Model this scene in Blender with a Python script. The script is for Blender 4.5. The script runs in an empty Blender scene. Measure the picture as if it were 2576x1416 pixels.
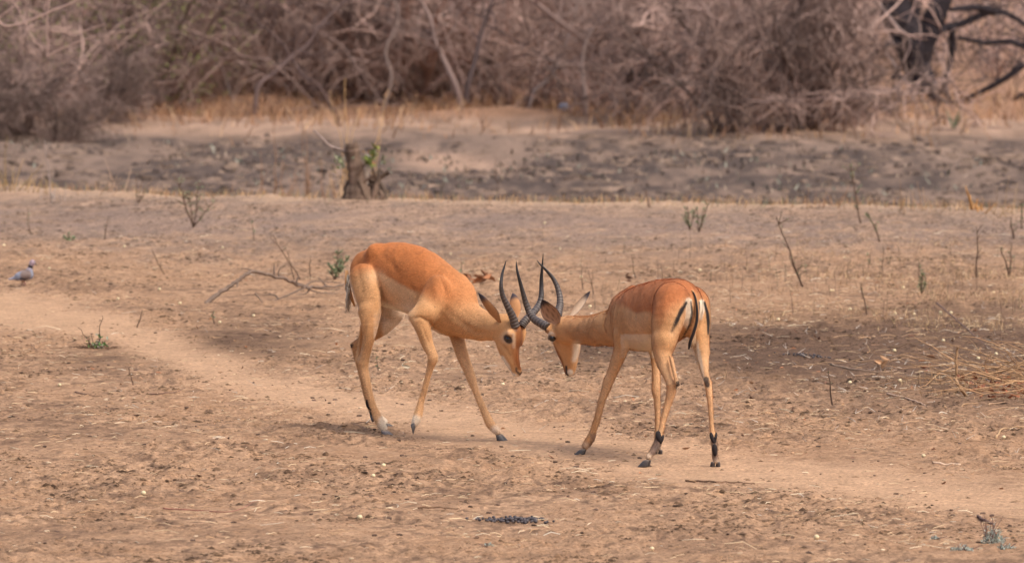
import bpy, math, random
import numpy as np
from mathutils import Vector
random.seed(7); rng = np.random.default_rng(7)
scene = bpy.context.scene

# ---------------------------------------------------------------- camera, light, exposure
FPX = 16500.0; CX, CY = 1288.0, 708.0          # focal length and centre in pixels of a 2576 px wide picture
CAMH = 2.2; PITCH = math.atan(818.0 / FPX)      # the horizon lies just above the frame
cam_data = bpy.data.cameras.new('camera'); cam = bpy.data.objects.new('camera', cam_data)
scene.collection.objects.link(cam); scene.camera = cam
cam_data.sensor_width = 36.0; cam_data.lens = FPX / 2576.0 * 36.0
cam_data.clip_start = 0.5; cam_data.clip_end = 3000
cam.location = (0, 0, CAMH); cam.rotation_euler = (math.pi / 2 - PITCH, 0, 0)
cam_data.dof.use_dof = True; cam_data.dof.focus_distance = 29.3; cam_data.dof.aperture_fstop = 7.8

SUN_EL, SUN_AZ = 57.0, 130.0                    # azimuth measured from +Y (away from the camera) towards +X
world = bpy.data.worlds.new('World'); scene.world = world; world.use_nodes = True
wn = world.node_tree.nodes; wl = world.node_tree.links
bgn = wn.get('Background') or wn.new('ShaderNodeBackground')
sky = wn.new('ShaderNodeTexSky'); sky.sky_type = 'NISHITA'; sky.sun_disc = False
sky.sun_elevation = math.radians(SUN_EL); sky.sun_rotation = math.radians(SUN_AZ)
sky.air_density = 1.0; sky.dust_density = 6.0; sky.ozone_density = 1.0
wl.new(sky.outputs[0], bgn.inputs[0]); bgn.inputs[1].default_value = 0.135
sun_data = bpy.data.lights.new('sun', 'SUN'); sun = bpy.data.objects.new('sun', sun_data)
scene.collection.objects.link(sun)
sun_data.energy = 1.5; sun_data.angle = math.radians(26); sun_data.color = (1.0, 0.93, 0.84)
az, el = math.radians(SUN_AZ), math.radians(SUN_EL)
sdir = Vector((math.sin(az) * math.cos(el), math.cos(az) * math.cos(el), math.sin(el)))
sun.rotation_euler = sdir.to_track_quat('Z', 'Y').to_euler()
scene.view_settings.view_transform = 'Standard'; scene.view_settings.look = 'None'
scene.view_settings.gamma = 1.0; scene.view_settings.use_curve_mapping = False
scene.view_settings.exposure = 0.58

# ---------------------------------------------------------------- helpers
cp, sp_ = math.cos(PITCH), math.sin(PITCH)
def P(x, y, d):
    """point of the place seen at (x, y), d metres in front of the camera along the ground"""
    u = (x - CX) / FPX; v = -(y - CY) / FPX
    ry = cp + v * sp_; rz = -sp_ + v * cp
    return np.array([u * d / ry, d, CAMH + rz * d / ry])
def proj(V):
    V = np.asarray(V); X, Y, Z = V[..., 0], V[..., 1], V[..., 2] - CAMH
    w = Y * cp - Z * sp_; up = Y * sp_ + Z * cp
    return CX + FPX * X / w, CY - FPX * up / w
def srgb(r, g, b):
    f = lambda c: (c / 255.0) / 12.92 if c / 255.0 <= 0.04045 else ((c / 255.0 + 0.055) / 1.055) ** 2.4
    return np.array([f(r), f(g), f(b)])
def unit(v):
    v = np.asarray(v, float); return v / (np.linalg.norm(v) + 1e-12)
def h3(i, j, k, seed):
    n = (i * 374761393 + j * 668265263 + k * 2147483647 + seed * 1274126177) & 0xffffffff
    n = ((n ^ (n >> 13)) * 1274126177) & 0xffffffff
    n = ((n ^ (n >> 16)) * 2246822519) & 0xffffffff
    return ((n ^ (n >> 15)) & 0xffff) / 65535.0
def noise2(x, y, seed=0):
    x = np.asarray(x, float); y = np.asarray(y, float)
    i = np.floor(x).astype(np.int64); j = np.floor(y).astype(np.int64)
    fx = x - i; fy = y - j; fx = fx * fx * (3 - 2 * fx); fy = fy * fy * (3 - 2 * fy)
    z = np.zeros_like(i)
    a = h3(i, j, z, seed); b = h3(i + 1, j, z, seed); c = h3(i, j + 1, z, seed); d = h3(i + 1, j + 1, z, seed)
    return (a * (1 - fx) + b * fx) * (1 - fy) + (c * (1 - fx) + d * fx) * fy
def fbm(x, y, seed=0, octv=4, g=0.5):
    s = 0; a = 1; t = 0
    for o in range(octv):
        s = s + a * noise2(x * 2 ** o + o * 17.3, y * 2 ** o + o * 9.1, seed + o); t += a; a *= g
    return s / t
def noise3(x, y, z, seed=0):
    i = np.floor(x).astype(np.int64); j = np.floor(y).astype(np.int64); k = np.floor(z).astype(np.int64)
    fx, fy, fz = x - i, y - j, z - k
    fx = fx * fx * (3 - 2 * fx); fy = fy * fy * (3 - 2 * fy); fz = fz * fz * (3 - 2 * fz)
    def L(kk):
        return (h3(i, j, kk, seed) * (1 - fx) + h3(i + 1, j, kk, seed) * fx) * (1 - fy) + \
               (h3(i, j + 1, kk, seed) * (1 - fx) + h3(i + 1, j + 1, kk, seed) * fx) * fy
    return L(k) * (1 - fz) + L(k + 1) * fz
def sstep(a, b, x):
    t = np.clip((x - a) / (b - a), 0, 1); return t * t * (3 - 2 * t)

def make_mesh(name, V, quads=None, tris=None, cols=None, smooth=True):
    V = np.asarray(V, np.float32); me = bpy.data.meshes.new(name)
    nq = 0 if quads is None else len(quads); nt = 0 if tris is None else len(tris)
    me.vertices.add(len(V)); me.vertices.foreach_set('co', V.ravel())
    loops = []
    if nq: loops.append(np.asarray(quads, np.int32).ravel())
    if nt: loops.append(np.asarray(tris, np.int32).ravel())
    loops = np.concatenate(loops)
    me.loops.add(len(loops)); me.loops.foreach_set('vertex_index', loops)
    start = np.concatenate([np.arange(nq) * 4, nq * 4 + np.arange(nt) * 3]).astype(np.int32)
    me.polygons.add(nq + nt); me.polygons.foreach_set('loop_start', start)
    me.polygons.foreach_set('loop_total', np.concatenate([np.full(nq, 4), np.full(nt, 3)]).astype(np.int32))
    me.polygons.foreach_set('use_smooth', np.full(nq + nt, smooth, bool))
    me.update(calc_edges=True); me.validate()
    if cols is not None:
        c = np.ones((len(V), 4), np.float32); c[:, :3] = np.asarray(cols, np.float32)
        at = me.color_attributes.new('Col', 'FLOAT_COLOR', 'POINT'); at.data.foreach_set('color', c.ravel())
    return me
def link(name, me, m, parent=None):
    o = bpy.data.objects.new(name, me); scene.collection.objects.link(o)
    if m is not None and len(me.materials) == 0: me.materials.append(m)
    if parent is not None: o.parent = parent
    return o
def tag(o, label=None, cat=None, group=None, kind=None):
    if label: o['label'] = label
    if cat: o['category'] = cat
    if group: o['group'] = group
    if kind: o['kind'] = kind
    return o
def empty(name, loc, label, cat, group=None):
    o = bpy.data.objects.new(name, None); scene.collection.objects.link(o)
    o.location = tuple(float(c) for c in loc); o.empty_display_size = 0.1
    return tag(o, label, cat, group)

class Geo:
    """collects tubes, leaves and lumps; build() links them as ONE mesh object"""
    def __init__(s): s.V = []; s.Q = []; s.T = []; s.C = []; s.n = 0
    def add(s, V, Q, T, C):
        V = np.asarray(V, float); s.V.append(V)
        if Q is not None and len(Q): s.Q.append(np.asarray(Q) + s.n)
        if T is not None and len(T): s.T.append(np.asarray(T) + s.n)
        C = np.asarray(C, float); s.C.append(np.tile(C, (len(V), 1)) if C.ndim == 1 else C); s.n += len(V)
    def tube(s, pts, rad, col, n=5, cap=True):
        pts = np.asarray(pts, float); m = len(pts); rad = np.broadcast_to(np.asarray(rad, float), (m,))
        T = np.gradient(pts, axis=0); T /= np.linalg.norm(T, axis=1)[:, None] + 1e-12
        ref = np.array([0.13, 0.31, 0.94]) if abs(T[0, 2]) < 0.8 else np.array([0.9, 0.4, 0.1])
        A = np.cross(T, ref); A /= np.linalg.norm(A, axis=1)[:, None] + 1e-12; B = np.cross(T, A)
        th = np.arange(n) * 2 * math.pi / n
        V = pts[:, None, :] + rad[:, None, None] * (np.cos(th)[None, :, None] * A[:, None, :] + np.sin(th)[None, :, None] * B[:, None, :])
        V = V.reshape(-1, 3); i = np.arange(m - 1)[:, None] * n; j = np.arange(n)[None, :]; j2 = (j + 1) % n
        Q = np.stack([i + j, i + j2, i + n + j2, i + n + j], -1).reshape(-1, 4)
        Tt = []
        if cap:
            Tt = [[0, k + 1, k] for k in range(1, n - 1)] + [[(m - 1) * n, (m - 1) * n + k, (m - 1) * n + k + 1] for k in range(1, n - 1)]
        col = np.asarray(col, float)
        C = np.repeat(col, n, axis=0) if col.ndim == 2 else col
        s.add(V, Q, np.array(Tt) if Tt else None, C)
    def leaf(s, p, d, w, L, W, col, fold=0.15):
        d = unit(d); w = unit(np.cross(d, np.cross(w, d))); nrm = np.cross(d, w)
        V = [p, p + d * L * .45 + w * W / 2 + nrm * fold * W, p + d * L, p + d * L * .45 - w * W / 2 + nrm * fold * W, p + d * L * .5 - nrm * .02 * L]
        s.add(V, None, [[0, 1, 4], [1, 2, 4], [2, 3, 4], [3, 0, 4]], col)
    def lump(s, p, r, col, sq=(1, 1, .7), jit=.2, res=(8, 5)):
        nu, nv = res; V = [[0, 0, 1.]]
        for a in range(1, nv):
            for b in range(nu):
                t = math.pi * a / nv; ph = 2 * math.pi * b / nu
                V.append([math.sin(t) * math.cos(ph), math.sin(t) * math.sin(ph), math.cos(t)])
        V.append([0, 0, -1.]); V = np.array(V); V *= (1 + jit * (rng.random(len(V))[:, None] - .5)); V = V * np.array(sq) * r + np.asarray(p)
        Q = []; T = []
        for b in range(nu):
            T.append([0, 1 + b, 1 + (b + 1) % nu]); e = len(V) - 1; o = 1 + (nv - 2) * nu
            T.append([e, o + (b + 1) % nu, o + b])
            for a in range(nv - 2):
                o = 1 + a * nu; Q.append([o + b, o + nu + b, o + nu + (b + 1) % nu, o + (b + 1) % nu])
        s.add(V, Q if Q else None, T, col)
    def build(s, name, m, parent=None, smooth=True, origin=None):
        V = np.concatenate(s.V)
        if origin is not None: V = V - np.asarray(origin, float)
        me = make_mesh(name, V, np.concatenate(s.Q) if s.Q else None, np.concatenate(s.T) if s.T else None, np.concatenate(s.C), smooth)
        o = link(name, me, m, parent)
        if origin is not None and parent is None: o.location = tuple(float(c) for c in origin)
        return o

def material(name, rough=0.9, spec=0.2, nscale=None, namp=0.25, bscale=None, bdist=0.003, sheen=0.0, stretch=(1, 1, 1), nscale2=None, namp2=0.0):
    m = bpy.data.materials.new(name); m.use_nodes = True; N = m.node_tree.nodes; L = m.node_tree.links
    b = N['Principled BSDF']; b.inputs['Roughness'].default_value = rough; b.inputs['Specular IOR Level'].default_value = spec
    if sheen:
        b.inputs['Sheen Weight'].default_value = sheen; b.inputs['Sheen Roughness'].default_value = .5
        b.inputs['Sheen Tint'].default_value = (1, .85, .7, 1)
    a = N.new('ShaderNodeAttribute'); a.attribute_name = 'Col'; out = a.outputs['Color']
    tc = N.new('ShaderNodeTexCoord'); mp = N.new('ShaderNodeMapping'); mp.inputs['Scale'].default_value = stretch
    L.new(tc.outputs['Object'], mp.inputs['Vector'])
    for sc, am in ((nscale, namp), (nscale2, namp2)):
        if not sc: continue
        n = N.new('ShaderNodeTexNoise'); n.inputs['Scale'].default_value = sc; n.inputs['Detail'].default_value = 6; n.inputs['Roughness'].default_value = .65
        L.new(mp.outputs[0], n.inputs['Vector'])
        r = N.new('ShaderNodeMapRange'); r.inputs['From Min'].default_value = .28; r.inputs['From Max'].default_value = .72
        r.inputs['To Min'].default_value = 1 - am; r.inputs['To Max'].default_value = 1 + am; L.new(n.outputs[0], r.inputs['Value'])
        mx = N.new('ShaderNodeVectorMath'); mx.operation = 'SCALE'; L.new(out, mx.inputs[0]); L.new(r.outputs[0], mx.inputs['Scale']); out = mx.outputs[0]
    L.new(out, b.inputs['Base Color'])
    if bscale:
        n = N.new('ShaderNodeTexNoise'); n.inputs['Scale'].default_value = bscale; n.inputs['Detail'].default_value = 8; n.inputs['Roughness'].default_value = .6
        L.new(mp.outputs[0], n.inputs['Vector'])
        bp = N.new('ShaderNodeBump'); bp.inputs['Distance'].default_value = bdist; bp.inputs['Strength'].default_value = 1.0
        L.new(n.outputs[0], bp.inputs['Height']); L.new(bp.outputs[0], b.inputs['Normal'])
    return m
M_soil = material('soil', .95, .1, 9, .22, 38, .020, nscale2=55, namp2=.45)
M_clod = material('soil_clods', .95, .1, 40, .3)
M_fur = material('fur', .75, .18, 60, .07, 260, .0012, sheen=.12, nscale2=420, namp2=.13)
M_horn = material('horn', .42, .4, 120, .25, 300, .001)
M_hoof = material('hoof', .5, .35, 90, .3)
M_eye = material('eye', .06, .7)
M_wood = material('wood', .85, .2, 30, .25, 90, .004)
M_bark = material('bark', .95, .1, 22, .5, 60, .014, stretch=(1, 1, .22))
M_twig = material('twigs', .85, .2)
M_leaf = material('leaves', .6, .3)
M_straw = material('straw', .7, .25)
M_fruit = material('fruit_skin', .5, .35, 60, .15)
M_feather = material('feathers', .7, .25, 120, .12, 200, .001)

# ---------------------------------------------------------------- ground
def edge_y(x): return 58.4 - 0.55 * x + 0.35 * np.sin(x * 1.1 + .5) * .5   # where the near field breaks off
def path_w(X, Y):
    """how far a place lies on the trodden trail (1) or off it (0)"""
    px, py = proj(np.stack([X, Y, 0 * X], -1))
    c = np.interp(px, [-600, 0, 300, 520, 800, 1100, 1500, 2000, 2576, 3200], [735, 770, 835, 925, 1000, 1062, 1128, 1195, 1272, 1340])
    h = np.interp(px, [-600, 0, 300, 520, 800, 1100, 1500, 2000, 2576, 3200], [52, 50, 46, 50, 48, 52, 54, 44, 54, 60])
    wob = 26 * (fbm(X * 2.2, Y * .9, 31, 3) - .5) * 2
    return sstep(1.55, .35, np.abs(py - c + wob) / h)
def height(X, Y, fine=True):
    X = np.asarray(X, float); Y = np.asarray(Y, float)
    e = edge_y(X); t = Y - e
    z = -.72 * sstep(-.6, 3.4, t) + .42 * sstep(20, 55, t) + .06 * sstep(-5, -.8, t) * sstep(.6, -.8, t)
    z = z + (fbm(X * .6, Y * .5, 3, 3) - .5) * .10 * sstep(34, 46, Y) + (fbm(X * .25, Y * .22, 5, 4) - .5) * .5 * sstep(4, 16, t)
    z = z + (.10 * (fbm(X * 1.1, Y * .55, 12, 3) - .5) + .06 * noise2(X * 2.6, Y * 1.1, 14) ** 2 * noise2(X * .8, Y * .3, 16)) * sstep(3, 8, t)
    if fine:
        p = path_w(X, Y); ro = .35 + 1.0 * sstep(.35, .65, fbm(X * 1.4, Y * .8, 41, 3))
        near = sstep(90, 60, Y) * sstep(12, 20, Y)
        z = z + near * (1 - .82 * p) * ro * ((fbm(X * 9, Y * 7, 8, 3) - .5) * .034 + (noise2(X * 26, Y * 20, 9) - .5) * .016 + (noise2(X * 13, Y * 11, 19) ** 3) * .014)
        z = z + near * (fbm(X * 2.5, Y * 1.8, 15, 2) - .5) * .022
    return z
def gz(x, y): return float(height(np.array([x]), np.array([y]))[0])
def G(x, y):
    """place on the ground seen at (x, y)"""
    u = (x - CX) / FPX; v = -(y - CY) / FPX; ry = cp + v * sp_; rz = -sp_ + v * cp
    d = np.concatenate([np.arange(18, 64, .04), np.arange(64, 260, .15)])
    z = CAMH + rz * d / ry; hx = u * d / ry; g = height(hx, d, False)
    k = np.argmax(z <= g) if np.any(z <= g) else len(d) - 1
    return np.array([hx[k], d[k], gz(hx[k], d[k])])

def spread(lo, hi, mid0, mid1, step, grow, top):
    a = list(np.arange(mid0, mid1, step)); s = step
    while a[-1] < hi: s = min(s * grow, top); a.append(a[-1] + s)
    s = step
    while a[0] > lo: s = min(s * grow, top); a.insert(0, a[0] - s)
    return np.array(a)
xs = spread(-700, 700, -2.75, 2.75, .0155, 1.022, 40)
ys = [23.0]
while ys[-1] < 900:
    y = ys[-1]; st = .034 if y < 32 else (.034 + (y - 32) * .0022 if y < 58 else (.1 if y < 66 else .16 + (y - 66) * .004 if y < 130 else (y - 100) * .06))
    ys.append(y + st)
ys = spread(-260, 23, 23, 23.03, .034, 1.12, 30)[:-1].tolist() + ys[1:]
ys = np.array(sorted(set(ys)))
XX, YY = np.meshgrid(xs, ys); ZZ = height(XX, YY)
nx, ny = len(xs), len(ys)
def ground_col(X, Y):
    px, py = proj(np.stack([X, Y, 0 * X], -1)); t = Y - edge_y(X)
    p = path_w(X, Y)
    a = fbm(X * 1.3, Y * .9, 21, 4); b = fbm(X * 6, Y * 4, 22, 3); c = fbm(X * 22, Y * 16, 23, 2)
    light = np.array([.49, .308, .188]); mid = np.array([.310, .184, .108]); dark = np.array([.115, .064, .040])
    e1 = fbm(X * 30, Y * 17, 24, 2); e2 = fbm(X * 11, Y * 9, 25, 3); e3 = noise2(X * 34, Y * 15, 26)
    k = np.clip(.52 + 1.3 * (a - .5) + .8 * (b - .5) + 1.5 * (e2 - .5) + 1.4 * (e1 - .5), 0, 1)[..., None]
    col = mid * (1 - k) + light * k * .93
    k2 = sstep(.47, .66, .55 * a + .45 * fbm(X * 3.1, Y * 2.2, 27, 3))[..., None] * .38
    col = col * (1 - k2) + dark * k2 * 1.15
    col = col * (1 - .85 * p[..., None]) + (light * (.93 + .22 * (b[..., None] - .5)) * 1.03) * .85 * p[..., None]
    rough = (1 - .93 * p) * sstep(.30, .62, .5 * a + .5 * b)
    k3 = (sstep(.48, .62, .5 * e1 + .5 * e2) * rough * .62)[..., None]; col = col * (1 - k3) + dark * 1.1 * k3  # fine dark streaks: shade of the soil relief put into the colour
    k4 = (sstep(.66, .86, e3) * rough * .7)[..., None]; col = col * (1 - k4) + np.array([.10, .060, .042]) * k4
    # dark bare soil on the right, behind the right antelope
    dm = np.exp(-((px - 2080) / 360) ** 2 - ((py - 885) / 78) ** 2) * 1.15 + .7 * np.exp(-((px - 1480) / 130) ** 2 - ((py - 880) / 45) ** 2) + .8 * np.exp(-((px - 2480) / 260) ** 2 - ((py - 880) / 110) ** 2)
    dm += .55 * np.exp(-((px - 620) / 200) ** 2 - ((py - 860) / 50) ** 2) + .5 * np.exp(-((px - 240) / 130) ** 2 - ((py - 905) / 22) ** 2)
    dm = np.clip(dm * (1.1 + 1.3 * (b - .42) + .9 * (e2 - .5)), 0, .95)[..., None] * (1 - .8 * p[..., None])
    col = col * (1 - dm) + (np.array([.098, .058, .038]) * (.7 + .6 * e1)[..., None]) * dm
    rt_ = (sstep(1750, 2250, px) * sstep(770, 840, py) * sstep(1130, 1000, py) * .42 * (1 - p))[..., None]; col = col * (1 - rt_) + np.array([.17, .105, .07]) * rt_
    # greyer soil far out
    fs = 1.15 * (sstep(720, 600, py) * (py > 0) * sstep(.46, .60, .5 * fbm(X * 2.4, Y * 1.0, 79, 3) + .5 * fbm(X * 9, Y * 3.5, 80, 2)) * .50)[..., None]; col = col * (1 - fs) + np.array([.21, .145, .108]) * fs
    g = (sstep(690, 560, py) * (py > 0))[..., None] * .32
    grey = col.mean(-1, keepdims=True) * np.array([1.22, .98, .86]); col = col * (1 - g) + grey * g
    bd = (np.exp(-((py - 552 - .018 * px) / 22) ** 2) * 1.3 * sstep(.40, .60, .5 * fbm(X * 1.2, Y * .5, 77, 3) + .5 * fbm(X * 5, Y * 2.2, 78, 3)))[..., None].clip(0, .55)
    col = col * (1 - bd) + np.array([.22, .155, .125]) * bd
    # the hollow beyond the break: dark lumpy ground, then pale sand, then rusty litter
    lump = sstep(.36, .62, .30 * fbm(X * .45, Y * .14, 51, 3) + .45 * fbm(X * 2.4, Y * .7, 52, 3) + .25 * fbm(X * 6, Y * 1.8, 53, 2))[..., None]
    hol = np.array([.078, .057, .048]) * lump + np.array([.205, .142, .108]) * (1 - lump)
    hol = hol * (.85 + .35 * fbm(X * 3, Y * 1.6, 54, 3))[..., None]
    w = sstep(1.0, 4, t)[..., None]; col = col * (1 - w) + hol * w
    rim = (sstep(-2.2, -.3, t) * sstep(1.6, .2, t))[..., None] * .6; col = col * (1 - rim) + np.array([.50, .34, .22]) * rim
    bnd = np.interp(px, [0, 300, 600, 1400, 1700, 2200, 2576], [300, 328, 338, 346, 336, 348, 342]) + 60 * (fbm(X * .45, Y * .12, 61, 3) - .5) + 26 * (fbm(X * 2, Y * .6, 67, 2) - .5)
    gy = proj(np.stack([X, Y, height(X, Y, False)], -1))[1]
    w = (sstep(20, -20, gy - bnd) * sstep(2, 6, t))[..., None]
    sand = np.array([.37, .245, .175]) * (.42 + .70 * fbm(X * 3.5, Y * 1.1, 66, 3) + .6 * (fbm(X * .9, Y * .35, 62, 3) - .3))[..., None]; col = col * (1 - w) + sand * w
    w = (np.clip(1.7 * np.exp(-((px - 1120) / 125) ** 2 - ((gy - 408 - .10 * (px - 1120)) / 20) ** 2), 0, 1) * sstep(2, 6, t))[..., None]; col = col * (1 - w) + sand * w
    w = (sstep(312, 284, gy + 20 * (fbm(X * 1.3, Y * .6, 63, 3) - .5)) * sstep(6, 12, t))[..., None]
    lit = np.array([.27, .155, .098]) * (.7 + .7 * fbm(X * 1.8, Y * .8, 64, 3))[..., None]; col = col * (1 - w) + lit * w
    return np.clip(col, .02, .8)
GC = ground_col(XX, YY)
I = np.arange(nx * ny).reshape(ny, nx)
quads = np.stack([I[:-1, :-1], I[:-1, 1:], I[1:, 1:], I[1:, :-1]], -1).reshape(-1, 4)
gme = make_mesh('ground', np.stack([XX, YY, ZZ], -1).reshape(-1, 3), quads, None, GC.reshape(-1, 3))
tag(link('ground', gme, M_soil), 'dry trampled tan soil with a worn trail running past the two antelopes', 'ground', kind='structure')

# ---------------------------------------------------------------- implicit bodies
class Body:
    def __init__(s): s.p = []                      # (segments, blend width, squash axis, squash)
    def chain(s, pts, k=10, n=None, sq=1.0):
        """pts: (x, y, d, r) with r in picture pixels at that distance"""
        W = np.array([np.append(P(x, y, d), r * d / FPX) for x, y, d, r in pts]); kk = k * pts[0][2] / FPX
        if len(W) == 1: W = np.array([W[0], W[0] + [1e-5, 0, 0, 0]])
        elif len(W) > 2: W = spline(W, 3 * (len(W) - 1) + 1)
        s.p.append(([(u[:3], max(u[3], .002), v[:3], max(v[3], .002)) for u, v in zip(W[:-1], W[1:])], kk, None if n is None else unit(n), sq, W[:, :3].mean(0)))
    @staticmethod
    def sdist(Q, seg, n, sq, c):
        a, ra, b, rb = seg
        if n is not None:
            w = (Q - c) @ n; f = 1 / sq - 1; Q = Q + (w * f)[..., None] * n; a = a + ((a - c) @ n) * f * n; b = b + ((b - c) @ n) * f * n
        ab = b - a; L2 = ab @ ab + 1e-12; t = np.clip(((Q - a) @ ab) / L2, 0, 1)
        return (np.linalg.norm(Q - a - t[..., None] * ab, axis=-1) - (ra + (rb - ra) * t)) * (1 if n is None else (sq * .5 + .5))
    def eval(s, Q):
        f = None
        for segs, k, n, sq, c in s.p:
            g = None
            for sg in segs: d = s.sdist(Q, sg, n, sq, c); g = d if g is None else np.minimum(g, d)
            if f is None: f = g
            else: h = np.clip(.5 + .5 * (f - g) / k, 0, 1); f = f * (1 - h) + g * h - k * h * (1 - h)
        return f
    def hit(s, x, y, d0=None, near=.6):
        """first surface point along the sight line through (x, y)"""
        al = [q for p in s.p for q in p[0]]; mn = min(q[0][1] for q in al) - .3; mx = max(q[0][1] for q in al) + .3
        d = np.linspace(mn, mx, 1400); u = (x - CX) / FPX; v = -(y - CY) / FPX; ry = cp + v * sp_; rz = -sp_ + v * cp
        Q = np.stack([u * d / ry, d, CAMH + rz * d / ry], -1); f = s.eval(Q); k = np.argmax(f < 0)
        return Q[k] if f[k] < 0 else Q[np.argmin(f)]
    def grid(s, h):
        al = [q for p in s.p for q in p[0]]
        lo = np.min([np.minimum(q[0] - q[1], q[2] - q[3]) for q in al], 0) - .03; hi = np.max([np.maximum(q[0] + q[1], q[2] + q[3]) for q in al], 0) + .03
        n = np.ceil((hi - lo) / h).astype(int) + 1; F = np.full(n, 1.0, np.float32)
        ax = [(lo[i] + h * np.arange(n[i])).astype(np.float32) for i in range(3)]
        def box(segs, m):
            l = np.min([np.minimum(q[0] - q[1], q[2] - q[3]) for q in segs], 0) - m; u = np.max([np.maximum(q[0] + q[1], q[2] + q[3]) for q in segs], 0) + m
            return np.clip(np.floor((l - lo) / h).astype(int), 0, n - 1), np.clip(np.ceil((u - lo) / h).astype(int) + 1, 1, n)
        for segs, k, nn, sq, c in s.p:
            i0, i1 = box(segs, k + 3 * h); sl = tuple(slice(i0[i], i1[i]) for i in range(3)); D = np.full(i1 - i0, 1.0, np.float32)
            for sg in segs:
                j0, j1 = box([sg], k + 3 * h); s2 = tuple(slice(j0[i], j1[i]) for i in range(3)); s3 = tuple(slice(j0[i] - i0[i], j1[i] - i0[i]) for i in range(3))
                Q = np.stack(np.meshgrid(ax[0][s2[0]], ax[1][s2[1]], ax[2][s2[2]], indexing='ij'), -1); D[s3] = np.minimum(D[s3], s.sdist(Q, sg, nn, sq, c).astype(np.float32))
            f = F[sl]; hh = np.clip(.5 + .5 * (f - D) / k, 0, 1); F[sl] = f * (1 - hh) + D * hh - k * hh * (1 - hh)
        return F, lo, h
def surface_nets(F, lo, h):
    n = np.array(F.shape); ins = F < 0
    cnt = np.zeros(n - 1, np.int8)
    for i in (0, 1):
        for j in (0, 1):
            for k in (0, 1): cnt += ins[i:n[0] - 1 + i, j:n[1] - 1 + j, k:n[2] - 1 + k]
    act = np.argwhere((cnt > 0) & (cnt < 8)); S = np.zeros((len(act), 3)); C = np.zeros(len(act))
    corners = [(i, j, k) for i in (0, 1) for j in (0, 1) for k in (0, 1)]
    val = {c: F[act[:, 0] + c[0], act[:, 1] + c[1], act[:, 2] + c[2]] for c in corners}
    for c in corners:
        for axx in range(3):
            if c[axx] == 1: continue
            e = list(c); e[axx] = 1; e = tuple(e); a, b = val[c], val[e]; m = (a < 0) != (b < 0)
            t = np.where(m, a / np.where(m, a - b, 1), 0); pos = np.array(c, float)[None] + 0 * S; pos[:, axx] += t
            S += pos * m[:, None]; C += m
    V = (act + S / C[:, None]) * h + lo
    idx = np.full(n - 1, -1, np.int64); idx[act[:, 0], act[:, 1], act[:, 2]] = np.arange(len(act)); Q = []
    for axx in range(3):
        sl0 = [slice(1, n[i] - 1) for i in range(3)]; sl0[axx] = slice(0, n[axx] - 1); sl1 = list(sl0); sl1[axx] = slice(1, n[axx])
        a = ins[tuple(sl0)]; b = ins[tuple(sl1)]; e = np.argwhere(a != b); off = np.array([1, 1, 1]); off[axx] = 0; e = e + off
        fl = a[tuple((e - off).T)]
        o1, o2 = [(1, 2), (2, 0), (0, 1)][axx]; d1 = np.zeros(3, int); d1[o1] = 1; d2 = np.zeros(3, int); d2[o2] = 1
        g = lambda q: idx[q[:, 0], q[:, 1], q[:, 2]]
        q = np.stack([g(e - d1 - d2), g(e - d2), g(e), g(e - d1)], -1); q[~fl] = q[~fl][:, ::-1]; Q.append(q)
    return V, np.concatenate(Q)
def grad(body, V):
    e = .003; return np.stack([body.eval(V + np.eye(3)[i] * e) - body.eval(V - np.eye(3)[i] * e) for i in range(3)], -1) / (2 * e)
def normals_of(V, Q):
    N = np.zeros_like(V); fn = np.cross(V[Q[:, 2]] - V[Q[:, 0]], V[Q[:, 3]] - V[Q[:, 1]])
    for i in range(4): np.add.at(N, Q[:, i], fn)
    return N / (np.linalg.norm(N, axis=1)[:, None] + 1e-12)
def smooth_mesh(V, Q, it=2, lam=.5):
    E = np.concatenate([Q[:, [0, 1]], Q[:, [1, 2]], Q[:, [2, 3]], Q[:, [3, 0]]])
    for _ in range(it):
        S = np.zeros_like(V); C = np.zeros(len(V)); np.add.at(S, E[:, 0], V[E[:, 1]]); np.add.at(C, E[:, 0], 1)
        V = V + lam * (S / C[:, None] - V)
    return V
def dseg(px, py, pts):
    """picture-plane distance to a poly-line and the parameter along it"""
    best = np.full(px.shape, 1e9); bt = np.zeros(px.shape); L = 0; tot = sum(math.dist(a[:2], b[:2]) for a, b in zip(pts[:-1], pts[1:]))
    for a, b in zip(pts[:-1], pts[1:]):
        dx, dy = b[0] - a[0], b[1] - a[1]; l2 = dx * dx + dy * dy; t = np.clip(((px - a[0]) * dx + (py - a[1]) * dy) / l2, 0, 1)
        d = np.hypot(px - a[0] - t * dx, py - a[1] - t * dy); m = d < best; best = np.where(m, d, best)
        bt = np.where(m, (L + t * math.sqrt(l2)) / tot, bt); L += math.sqrt(l2)
    return best, bt
def spline(pts, n):
    pts = np.asarray(pts, float); m = len(pts); t = np.linspace(0, m - 1, n); i = np.clip(t.astype(int), 0, m - 2); f = (t - i)[:, None]
    g = lambda k: pts[np.clip(k, 0, m - 1)]
    p0, p1, p2, p3 = g(i - 1), g(i), g(i + 1), g(i + 2)
    return .5 * (2 * p1 + (p2 - p0) * f + (2 * p0 - 5 * p1 + 4 * p2 - p3) * f ** 2 + (3 * p1 - p0 - 3 * p2 + p3) * f ** 3)

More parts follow.
